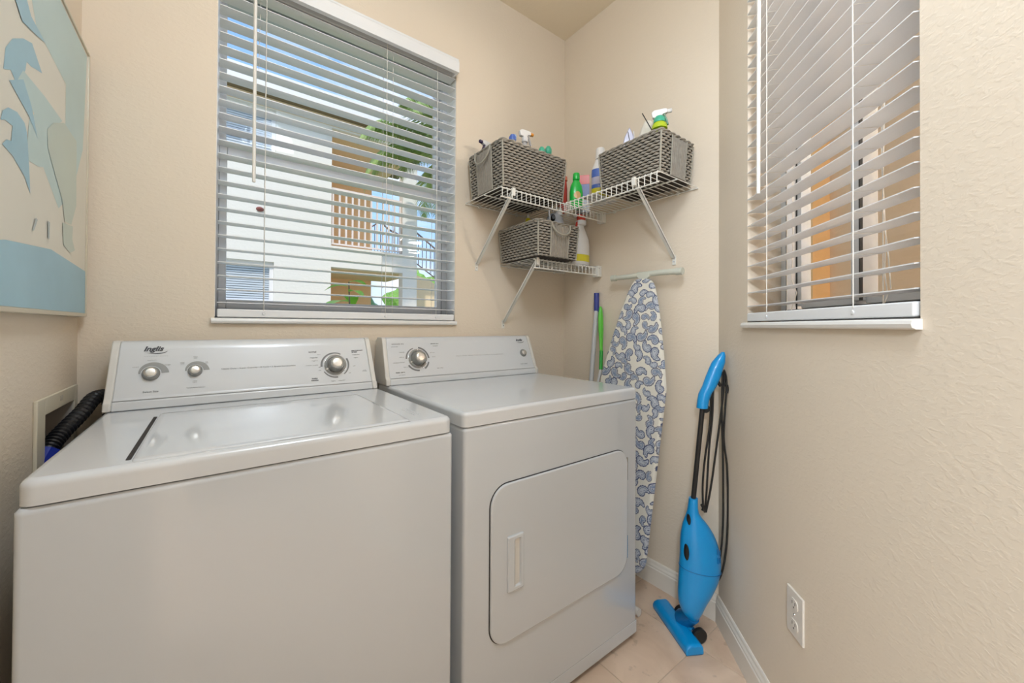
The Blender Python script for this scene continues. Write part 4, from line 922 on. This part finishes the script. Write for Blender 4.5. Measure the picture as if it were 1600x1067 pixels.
# ================================================================== STICK VACUUM
def vacuum():
    t = thing('stick_vacuum', 'bright blue stick vacuum with wrapped black cord standing in the corner', 'vacuum cleaner')
    R_ = Vector((.8, -.6, 0)); N_ = Vector((-.6, -.8, 0))
    secs = [(1.4182, .7364, .5134, .0153), (1.4164, .7377, .4618, .0199), (1.4239, .732, .4151, .0457), (1.4315, .7264, .3683, .0622), (1.4372, .7221, .3099, .0715), (1.4372, .7221, .2631, .0738), (1.4326, .7255, .2164, .0703), (1.4233, .7325, .1696, .0609), (1.4158, .7381, .1345, .0492), (1.414, .7395, .0994, .0351), (1.4168, .7374, .0761, .0176)]
    def ring(s, th, g=0):
        c = Vector(s[:3]); return [tuple(c + R_*((s[3]+g)*math.cos(a)) + N_*((th+g)*math.sin(a))) for a in [2*PI*i/28 for i in range(28)]]
    ths = [.016, .022, .034, .042, .046, .047, .046, .043, .038, .030, .018]
    rings = []
    for i in range(len(secs)-1):
        for k in range(3):
            u = k/3; p0, p1, p2, p3 = [np.array(secs[max(0, min(len(secs)-1, i+j))]) for j in (-1, 0, 1, 2)]
            s = .5*((2*p1)+(-p0+p2)*u+(2*p0-5*p1+4*p2-p3)*u*u+(-p0+3*p1-3*p2+p3)*u**3)
            rings.append(ring(s, ths[i]*(1-u)+ths[i+1]*u))
    rings.append(ring(secs[-1], ths[-1]))
    MB().loft(rings[::-1]).build('motor_body', M['blue_vac'], t)
    seam = ring((1.4372, .7221, .258, .0742), .0474); seam = [(x, y, z+.010*math.cos(2*PI*i/28+PI)) for i, (x, y, z) in enumerate(seam)]
    MB().tube([Vector(p) for p in seam]+[Vector(seam[0])], .0012, 5, caps=False).build('body_seam', M['blue_dark'], t)
    MB().tube([(1.417, .737, .500), (1.445, .716, .855)], .0085, 12).build('tube', M['black'], t)
    hs = [(1.5004, .6747, 1.0381, .0129), (1.491, .6817, 1.0121, .0230), (1.4844, .6867, .9909, .0245), (1.476, .693, .9602, .0265), (1.4647, .7014, .9248, .0250), (1.4516, .7113, .8965, .0223), (1.446, .7155, .8705, .02), (1.4432, .7176, .8440, .0190)]
    hr = [ring((hs[0][0]+.004, hs[0][1]-.003, hs[0][2]+.012, .005), .006)] + [ring(h, .019 if i else .013) for i, h in enumerate(hs)]
    MB().loft(hr[::-1]).build('handle', M['blue_vac'], t)
    MB().lathe([(.0155, 0), (.0155, .012)], 14, lambda X, Y, Z: tuple(Vector((1.452, .711, .842)) + R_*X + Vector((0, 0, 1))*Y + N_*(Z-.006))).build('cord_clip', M['black'], t)
    MB().tube([(1.493, .680, .972), (1.488, .684, .944), (1.498, .677, .925)], .006, 8).build('upper_hook', M['black'], t)
    def spot(c, a, b, nm='switch', m_=None):
        c = Vector(c); th = .012
        return MB().lathe([(1, 0), (1, th*.7), (.8, th)], 20, lambda X, Y, Z: tuple(c + (R_*.75+N_*.66).normalized()*(X*a)*(1) + Vector((0, 0, 1))*(Y*b) + N_*(Z))).build(nm, m_ or M['black'], t)
    spot((1.3905, .7420, .443), .0052, .0190)
    spot((1.3760, .7420, .330), .0075, .0280, 'release_button')
    MB().tube([(1.441, .717, .490), (1.447, .713, .478), (1.444, .715, .468)], .006, 8).build('lower_hook', M['black'], t)
    for i, (u, z) in enumerate([(.044, .338), (.051, .334), (.058, .330), (.046, .306), (.053, .304), (.060, .302)]):
        p = Vector((1.4372, .7221, 0)) + R_*u; th = .047*math.sqrt(max(0, 1-(u/.0738)**2))
        MB().tube([p + N_*(th+.0006) + Vector((0, 0, z-.010)), p + N_*(th+.0002) + Vector((0, 0, z+.010))], .0012, 5).build('vent_slot', M['blue_dark'], t)
    # cord loops
    def sm(pts, n=8):
        P_ = [Vector(p) for p in pts]; out = []
        for i in range(len(P_)-1):
            p0, p1, p2, p3 = P_[max(i-1, 0)], P_[i], P_[i+1], P_[min(i+2, len(P_)-1)]
            for k in range(n):
                u = k/n; out.append(.5*((2*p1)+(-p0+p2)*u+(2*p0-5*p1+4*p2-p3)*u*u+(-p0+3*p1-3*p2+p3)*u**3))
        return out+[P_[-1]]
    cords = [
      [(1.505, .671, .975), (1.509, .668, .956), (1.5, .675, .838), (1.485, .686, .697), (1.47, .698, .556), (1.455, .709, .462)],
      [(1.469, .698, .932), (1.466, .700, .791), (1.449, .711, .65), (1.443, .715, .556), (1.445, .714, .474)],
      [(1.503, .672, .979), (1.501, .674, .838), (1.500, .670, .697), (1.499, .668, .556), (1.497, .668, .416), (1.487, .674, .299), (1.462, .690, .205)],
      [(1.504, .668, .985), (1.511, .662, .932), (1.503, .668, .744), (1.511, .660, .627), (1.514, .658, .463), (1.507, .662, .322), (1.488, .674, .229), (1.452, .696, .189)],
      [(1.475, .692, .945), (1.471, .694, .814), (1.462, .701, .697), (1.455, .707, .532), (1.449, .711, .462)]]
    for c in cords: MB().tube(sm(c), .0037, 8).build('cord', M['black'], t)
    MB().tube([(1.511, .662, .93), (1.514, .660, .915), (1.511, .662, .90)], .006, 8).build('plug', M['black'], t)
    # floor head
    a = Vector((1.3200, .7080, 0)); u = Vector((.1170, .2020, 0)).normalized(); v = Vector((u.y, -u.x, 0)); Lh = .240
    def T(x, y, z): return tuple(a + u*x + v*y + Vector((0, 0, z)))
    prof = [(0, .004), (0, .020), (.006, .031), (.018, .038), (.052, .038), (.063, .030), (.064, .004)]
    secs_ = []
    for x, k in ((0, .86), (.010, 1), (Lh-.012, 1), (Lh, .85)):
        secs_.append([T(x, y, z*k if z > .01 else z) for y, z in prof])
    MB().loft(secs_, smooth=False).build('floor_head', M['blue_vac'], t, bevel=.003, seg=2)
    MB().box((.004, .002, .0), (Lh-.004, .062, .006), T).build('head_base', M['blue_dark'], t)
    mb = MB(); c = Vector(T(Lh*.50, .060, .022))
    nk = [[tuple(Vector(T(Lh*.5+w_*math.cos(q), .040+dy, 0)) + Vector((0, 0, .010+z_+.014*math.sin(q)))) for q in [2*PI*i/16 for i in range(16)]] for w_, dy, z_ in ((.052, 0, .012), (.050, .020, .018), (.036, .036, .024))]
    MB().loft(nk).build('neck', M['blue_vac'], t)
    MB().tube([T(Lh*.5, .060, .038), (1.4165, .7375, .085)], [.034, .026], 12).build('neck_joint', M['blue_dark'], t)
    for s_, x in ((-1, Lh*.5-.060), (1, Lh*.5+.040)):
        p = Vector(T(x, .080, .027)); q = p + u*(.016*s_)
        w_ = MB().tube([p, p+u*(.003*s_), p+u*(.014*s_), q], [.023, .027, .027, .022], 24, smooth=False).build('wheel', M['black'], t)
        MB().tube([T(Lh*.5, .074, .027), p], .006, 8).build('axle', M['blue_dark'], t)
vacuum()

# ================================================================== ADDED CEILING LIGHTS (unseen, to brighten the room)
t = thing('fill_ceiling_light', 'added unseen round glass ceiling light that brightens the room', 'ceiling light', (.30, .10, H))
MB().lathe([(.17, -.002), (.17, -.022), (.155, -.026)][::-1], 32).build('base', M['chrome'], t)
MB().lathe([(.002, -.115), (.06, -.108), (.11, -.085), (.145, -.055), (.155, -.026)], 32).build('glass_dome', mat('lit_opal_glass', (.9, .88, .82), .4, emit=((.9, .95, 1.0), 3.0), bump=(50, .02, .001)), t)
def fill_lamp(x, y, p, up=0):
    ld = bpy.data.lights.new('fill_lamp', 'AREA'); ld.shape = 'DISK'; ld.size = .8; ld.energy = p; ld.color = LAMP_COLOR
    lo = bpy.data.objects.new('fill_lamp', ld); COL.objects.link(lo); lo.location = (x, y, H-.14)
    if up:
        lp = bpy.data.lights.new('fill_lamp', 'POINT'); lp.shadow_soft_size = .16; lp.energy = up; lp.color = LAMP_COLOR
        lq = bpy.data.objects.new('fill_lamp', lp); COL.objects.link(lq); lq.location = (x, y, H-.32 if p == LAMP_POWER else H-.75)  # added point fill floating unseen below the dome
fill_lamp(.30, .10, LAMP_POWER, UPLIGHT)
r2_ = t.copy(); COL.objects.link(r2_); r2_.location = (-1.15, -.75, H); r2_['label'] = 'added unseen hallway ceiling light that brightens the angled wall and floor'
for ch in list(t.children):
    c_ = ch.copy(); COL.objects.link(c_); c_.parent = r2_
fill_lamp(-1.15, -.75, LAMP_POWER_2, HALL_POINT)  # added hall fill, aimed through the doorway at wall and floor

# ================================================================== OUTDOORS
M['stucco'] = wall_mat('cream_stucco', (.80, .775, .72), .25, .006)
M['stucco_tan'] = wall_mat('tan_stucco', (.84, .66, .44), .25, .006)
M['stucco_orange'] = wall_mat('orange_stucco', (.88, .56, .30), .25, .006)
M['fascia'] = mat('white_fascia', (.80, .80, .82), .5, bump=(8, .05, .004)); M['soffit'] = mat('brown_soffit', (.20, .15, .08), .8, bump=(20, .3, .01))
M['roof'] = mat('clay_roof_tile', (.50, .25, .16), .8, bump=(20, .5, .02), var=(6, .25)); M['grass'] = mat('lawn_grass', (.16, .28, .07), .9, bump=(60, .8, .02), var=(4, .3))
M['rail'] = mat('pale_pink_rail_paint', (.80, .70, .66), .5, bump=(60, .05, .001)); M['rail_dark'] = mat('bronze_rail_paint', (.22, .16, .15), .5, bump=(60, .05, .001))
M['leaf'] = mat('fresh_green_leaf', (.36, .68, .07), .45, bump=(60, .2, .002), var=(20, .25)); M['palm'] = mat('palm_leaf_green', (.30, .42, .12), .5, bump=(60, .2, .002), var=(8, .35)); M['bark'] = mat('grey_bark', (.28, .22, .16), .9, bump=(60, .6, .01))
M['foliage'] = mat('tree_foliage', (.12, .28, .08), .8, bump=(12, 1.0, .08), var=(5, .45)); M['shade_slat'] = mat('pale_blue_shade', (.62, .68, .76), .5, bump=(20, .05, .001))
struct(MB().box((-25, 1.9, -.35), (40, 60, -.2)).build('ground', M['grass']))
struct(MB().box((-8, 5.6, -.2), (16, 7.95, -.17)).build('pavement', mat('pale_concrete', (.60, .56, .50), .9, bump=(20, .3, .004))))
# neighbouring building, facade at y=8
def building():
    t = thing('neighbour_building', 'two-storey cream stucco building seen through the back window', 'building')
    Y0, Y1, X0, X1 = 8.0, 9.9, -6.0, 3.552
    op = [(-.55, .842, .85, 2.262), (-.55, .856, 3.95, 4.97), (1.792, 3.222, 2.680, 4.95), (1.790, 3.228, -.2, 2.270)]
    # facade pieces around the openings
    mb = MB(); b = lambda x0, x1, z0, z1: mb.box((x0, Y0, z0), (x1, Y0+.22, z1))
    b(X0, -.55, -.2, 5.14); b(.856, 1.790, -.2, 5.14); b(3.228, X1, -.2, 5.14); b(-.55, .856, -.2, .85); b(-.55, .856, 2.262, 3.95); b(-.55, .856, 4.97, 5.14); b(.842, .856, .85, 2.262)
    b(1.790, 3.228, 2.270, 2.680); b(1.790, 3.228, 4.95, 5.14)
    mb.build('facade', M['stucco'], t)
    MB().box((X0, Y0-.02, 4.985), (X1+.02, Y0-.001, 5.148)).build('eave_band', M['stucco_tan'], t)
    MB().box((X0, Y1, -.2), (3.165, Y1+.2, 5.15)).build('rear_wall', M['stucco_orange'], t)
    MB().box((1.0, Y0+.22, 2.27), (X1, Y1, 2.66)).build('floor_slab', M['stucco_tan'], t)
    MB().box((1.55, Y0+.22, -.2), (1.78, Y1, 2.27)).box((1.55, Y0+.22, 2.66), (1.78, Y1, 5.0)).build('passage_wall', M['stucco_orange'], t)
    MB().box((1.0, Y0+.22, 4.95), (X1, Y1, 5.14)).build('upper_ceiling', M['stucco_tan'], t)
    MB().box((X0, 7.60, 5.140), (X1+.45, 7.66, 5.392)).build('fascia_board', M['fascia'], t)
    MB().box((X0, 7.66, 5.150), (X1+.45, 10.3, 5.19)).build('soffit', M['soffit'], t)
    MB().add([(X0, 7.66, 5.33), (X1+.44, 7.66, 5.33), (X1+.5, 9.6, 5.9), (X0, 9.6, 5.9), (X0, 7.66, 5.38), (X1+.44, 7.66, 5.38), (X1+.5, 9.6, 5.96), (X0, 9.6, 5.96)], [(0,3,2,1),(4,5,6,7),(0,1,5,4),(1,2,6,5),(2,3,7,6),(3,0,4,7)]).build('roof', M['roof'], t)
    # windows with frame, pane and shade slats
    for (a, b_, c, d), nm in ((op[0], 0), (op[1], 1)):
        f = MB()
        for q in (((a, Y0+.10, c), (a+.05, Y0+.16, d)), ((b_-.06, Y0+.10, c), (b_, Y0+.16, d)), ((a+.05, Y0+.101, c), (b_-.06, Y0+.159, c+.05)), ((a+.05, Y0+.101, d-.05), (b_-.06, Y0+.159, d)), ((a+.05, Y0+.10, (c+d)/2-.03), (b_-.06, Y0+.159, (c+d)/2+.03))): f.box(*q)
        w = f.build('window', M['fascia'], t)
        MB().box((a+.03, Y0+.135, c+.02), (b_-.03, Y0+.140, d-.02)).build('pane', M['glass'], w)
        MB().box((a-.0, Y0+.02, c-.04), (b_, Y0+.20, c)).build('window_sill', M['fascia'], w)
        sl = MB(); z = c+.05
        while z < d-.05: sl.box((a+.05, Y0+.160, z), (b_-.06, Y0+.172, z+.030)); z += .040
        tag(sl.build('shade_slats', M['shade_slat'], w), kind='stuff')
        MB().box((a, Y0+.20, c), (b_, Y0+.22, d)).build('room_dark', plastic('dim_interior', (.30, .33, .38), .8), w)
    l = MB().lathe([(.055, 0), (.06, .02), (.03, .06), (.01, .07)], 14, lambda X, Y, Z: (.62+X, Y0-Z, 3.16+Y*.7)).build('wall_lantern', mat('rust_lamp', (.22, .06, .05), .5, bump=(40, .2, .002)), t)
building()
def railing(t, pts_top, zbot, y, n, m_, r=.012):
    for (x0, z0), (x1, z1) in zip(pts_top[:-1], pts_top[1:]):
        MB().box((0, -.02, -.02), (1, .02, .02), lambda X, Y, Z: (x0+(x1-x0)*X, y+Y, z0+(z1-z0)*X+Z)).build('top_rail', m_, t)
        b0, b1 = zbot(x0), zbot(x1)
        MB().box((0, -.015, -.015), (1, .015, .015), lambda X, Y, Z: (x0+(x1-x0)*X, y+Y, b0+(b1-b0)*X+Z)).build('bottom_rail', m_, t)
    xs = np.linspace(pts_top[0][0]+.03, pts_top[-1][0]-.03, n); tx = [p[0] for p in pts_top]; tz = [p[1] for p in pts_top]
    for x in xs: MB().box((x-r, y-r, zbot(x)), (x+r, y+r, float(np.interp(x, tx, tz)))).build('baluster', m_, t)
    return t
railing(bpy.data.objects['neighbour_building'], [(1.80, 3.80), (3.215, 3.80)], lambda x: 2.73, 8.06, 12, M['rail'], .016)
t = thing('outdoor_stair', 'tan outdoor stair with bronze railings right of the building', 'stair')
railing(t, [(2.70, 3.28), (3.50, 3.90), (3.75, 3.72), (4.1, 3.60)], lambda x: 2.62, 10.25, 18, M['rail_dark'], .007)
railing(t, [(4.20, 3.97), (4.75, 3.62), (5.6, 3.05)], lambda x: 3.10-(x-4.2)*.62, 10.25, 12, M['rail_dark'], .008)
MB().add([(2.6, 10.2, -.2), (7, 10.2, -.2), (7, 10.2, 1.3), (4.9, 10.2, 2.45), (4.25, 10.2, 2.60), (2.6, 10.2, 2.60), (2.6, 10.4, -.2), (7, 10.4, -.2), (7, 10.4, 1.3), (4.9, 10.4, 2.45), (4.25, 10.4, 2.60), (2.6, 10.4, 2.60)], [(0,1,2,3,4,5), (11,10,9,8,7,6), (0,6,7,1), (1,7,8,2), (2,8,9,3), (3,9,10,4), (4,10,11,5), (5,11,6,0)]).build('wall_panel', M['stucco_tan'], t) if False else MB().add([(4.35, 10.2, -.2), (7, 10.2, -.2), (7, 10.2, 1.3), (4.9, 10.2, 2.45), (4.35, 10.2, 2.60), (4.35, 10.4, -.2), (7, 10.4, -.2), (7, 10.4, 1.3), (4.9, 10.4, 2.45), (4.35, 10.4, 2.60)], [(0,1,2,3,4), (9,8,7,6,5), (0,5,6,1), (1,6,7,2), (2,7,8,3), (3,8,9,4), (4,9,5,0)]).build('wall_panel', M['stucco_tan'], t)
# palm
def palm():
    t = thing('palm_tree', 'green palm with drooping fronds in front of the building', 'palm tree')
    C0 = Vector((3.35, 6.3, 4.15))
    pts = [Vector((3.62, 6.3, -.2)), Vector((3.55, 6.3, 2)), Vector((3.42, 6.3, 3.4)), C0]; MB().tube(pts, [.16, .13, .11, .10], 12).build('trunk', M['bark'], t)
    for i in range(22):
        az = 2*PI*i/22 + random.uniform(-.15, .15); el = random.uniform(.15, 1.15) if i % 3 else random.uniform(.9, 1.35)
        if i in (9, 10, 11, 12, 13): el = (.62, .95, .35, .75, 1.1)[i-9]
        L_ = random.uniform(1.7, 2.05); d = Vector((math.cos(az), math.sin(az)*.8, 0)); path = []; p = C0.copy(); e = el; n = 16
        for k in range(n+1):
            path.append(p.copy()); p = p + (d*math.cos(e)+Vector((0, 0, math.sin(e))))*(L_/n); e -= (.085+.055*k/n*2)
        mb = MB().tube(path, [.018*(1-.8*k/n) for k in range(n+1)], 5)
        sd_ = d.cross(Vector((0, 0, 1))).normalized()
        for k in range(3, n*7):
            u = k/(n*7); q = u*n; a = int(min(q, n-1)); p = path[a].lerp(path[a+1], q-a); tg = (path[a+1]-path[a]).normalized()
            ll = .48*math.sin(PI*(.12+.80*u))
            for sg in (-1, 1):
                dr = (sd_*sg*.75 + tg*.55 + Vector((0, 0, -.50-random.uniform(0, .3)))).normalized(); tip = p + dr*ll; mid = p + dr*ll*.5 + Vector((0, 0, .03)); w_ = tg*.007
                mb.add([p-w_, p+w_, mid+w_*1.2, tip, mid-w_*1.2], [(0, 1, 2, 3, 4)])
        mb.build('frond', M['palm'], t)
palm()
def shrub(label, x, y, ztop, n, sc_=1):
    t = thing('leafy_shrub', label, 'shrub')
    MB().tube([(x, y, -.2), (x+.02, y, ztop*.6), (x, y, ztop-.02)], [.012, .009, .004], 8).build('stem', M['bark'], t)
    for i in range(n):
        z = ztop-.02-.032*i; az = i*2.4+.3; d = Vector((math.cos(az), math.sin(az)*.7, 0)); L_ = (.075+.012*i)*sc_; p = Vector((x, y, z)); tip_up = .35-.05*i
        ln = []; vs = []; m_ = 6; s = d.cross(Vector((0, 0, 1)))
        for k in range(m_+1):
            u = k/m_; c = p + d*(L_*u) + Vector((0, 0, L_*(tip_up*u-.5*u*u))); w_ = .32*L_*math.sin(PI*u**.8)**.9
            vs += [c - s*w_ + Vector((0, 0, .15*w_)), c, c + s*w_ + Vector((0, 0, .15*w_))]
        fs = []
        for k in range(m_): fs += [(3*k, 3*k+1, 3*k+4, 3*k+3), (3*k+1, 3*k+2, 3*k+5, 3*k+4)]
        MB().add(vs, fs, True).build('leaf', M['leaf'], t)
shrub('bright green broad-leaved shrub just outside the back window', .690, 2.60, 1.440, 12, 1.75)
shrub('small bright green shrub lower beside the back window plant', 1.35, 3.6, 1.20, 10, 1.2)
def tree(label, x, y, z, r, hgt, m_='foliage'):
    t = thing('garden_tree', label, 'tree'); bm = bmesh.new()
    bmesh.ops.create_icosphere(bm, subdivisions=4, radius=1)
    from mathutils import noise
    for v in bm.verts:
        n = noise.fractal(v.co*2.2+Vector((x, y, z)), 1, 2, 4); v.co = Vector((v.co.x*r, v.co.y*r, v.co.z*hgt/2))*(1+.35*n); v.co += Vector((x, y, z))
    me = bpy.data.meshes.new('crown'); bm.to_mesh(me); bm.free(); me.materials.append(M[m_]); link('crown', me, t)
    MB().tube([(x, y, -.3), (x, y, z)], [.15, .10], 8).build('trunk', M['bark'], t)
M['foliage_b'] = mat('light_foliage', (.24, .46, .10), .8, bump=(12, 1.0, .08), var=(5, .4)); M['foliage_c'] = mat('bluish_foliage', (.12, .26, .14), .8, bump=(12, 1.0, .08), var=(5, .4))
tree('light green tree nearest beyond the ground-floor passage', 8.9, 20, 1.9, 1.6, 4.2, 'foliage_b'); tree('dark bluish tree left in the ground-floor passage view', 8.9, 33, 1.6, 2.6, 4.0, 'foliage_c')
tree('mid green tree behind the stair wall on the right', 6.2, 12.6, .6, .8, 1.6, 'foliage_b'); tree('low green bush at the foot of the stair wall', 4.15, 8.9, .55, .45, 1.2, 'foliage_b')
t = thing('far_house', 'low far house with pink tiled roof seen through the passage', 'house')
MB().box((8.0, 25, -.3), (14, 29, .9)).build('house_wall', M['stucco_tan'], t)
MB().add([(7.6, 24.6, .9), (14.4, 24.6, .9), (14.4, 29.4, .9), (7.6, 29.4, .9), (9.4, 27, 2.0), (12.6, 27, 2.0)], [(0,1,5,4), (1,2,5), (2,3,4,5), (3,0,4), (3,2,1,0)]).build('roof', mat('pink_roof_tile', (.72, .48, .40), .8, bump=(8, .6, .04), var=(2, .2)), t)
# porch outside the angled window
pw = MB().box((-3.2, 1.25, -.2), (1.6, 1.35, 2.9)).build('wall_porch', wall_mat('tan_porch_stucco', (.78, .54, .32), .3, .004)); struct(frame_obj(pw, (CW[0], CW[1], 0), ROT_D))
pp = MB().box((-1.60, 1.14, -.2), (-1.40, 1.25, 2.9)).build('trim_2', wall_mat('orange_porch_stucco', (.85, .52, .22), .3, .004)); struct(frame_obj(pp, (CW[0], CW[1], 0), ROT_D))
pg = MB().box((-3.2, .16, -.35), (2.0, 1.35, -.2)).build('porch_floor', mat('porch_concrete', (.50, .42, .34), .9, bump=(20, .3, .004))); struct(frame_obj(pg, (CW[0], CW[1], 0), ROT_D))

t = thing('porch_fill_light', 'added unseen lantern that brightens the porch outside the angled window', 'fill lamp', (CW[0]+.25*R2-.0, CW[1]-.25*R2, 0), ROT_D)
MB().box((.86, .92, 1.95), (.94, 1.0, 2.12)).build('lantern_glass', mat('lit_lantern_glass', (.9, .85, .75), .4, emit=((1, .93, .82), 6.0), bump=(40, .02, .001)), t, bevel=.01)
MB().box((.85, .91, 2.12), (.95, 1.01, 2.15)).box((.88, .99, 2.00), (.92, 1.0, 2.10)).build('lantern_cap', M['rail_dark'], t)
lp = bpy.data.lights.new('porch_fill_lamp', 'POINT'); lp.shadow_soft_size = .12; lp.energy = 34; lp.color = (1, .95, .88)  # added unseen lamp to brighten the porch wall and slats
lq = bpy.data.objects.new('porch_fill_lamp', lp); COL.objects.link(lq); lq.location = (CW[0]+.25*R2-.9*R2+.80*R2, CW[1]-.25*R2-.9*R2-.80*R2, 2.0)
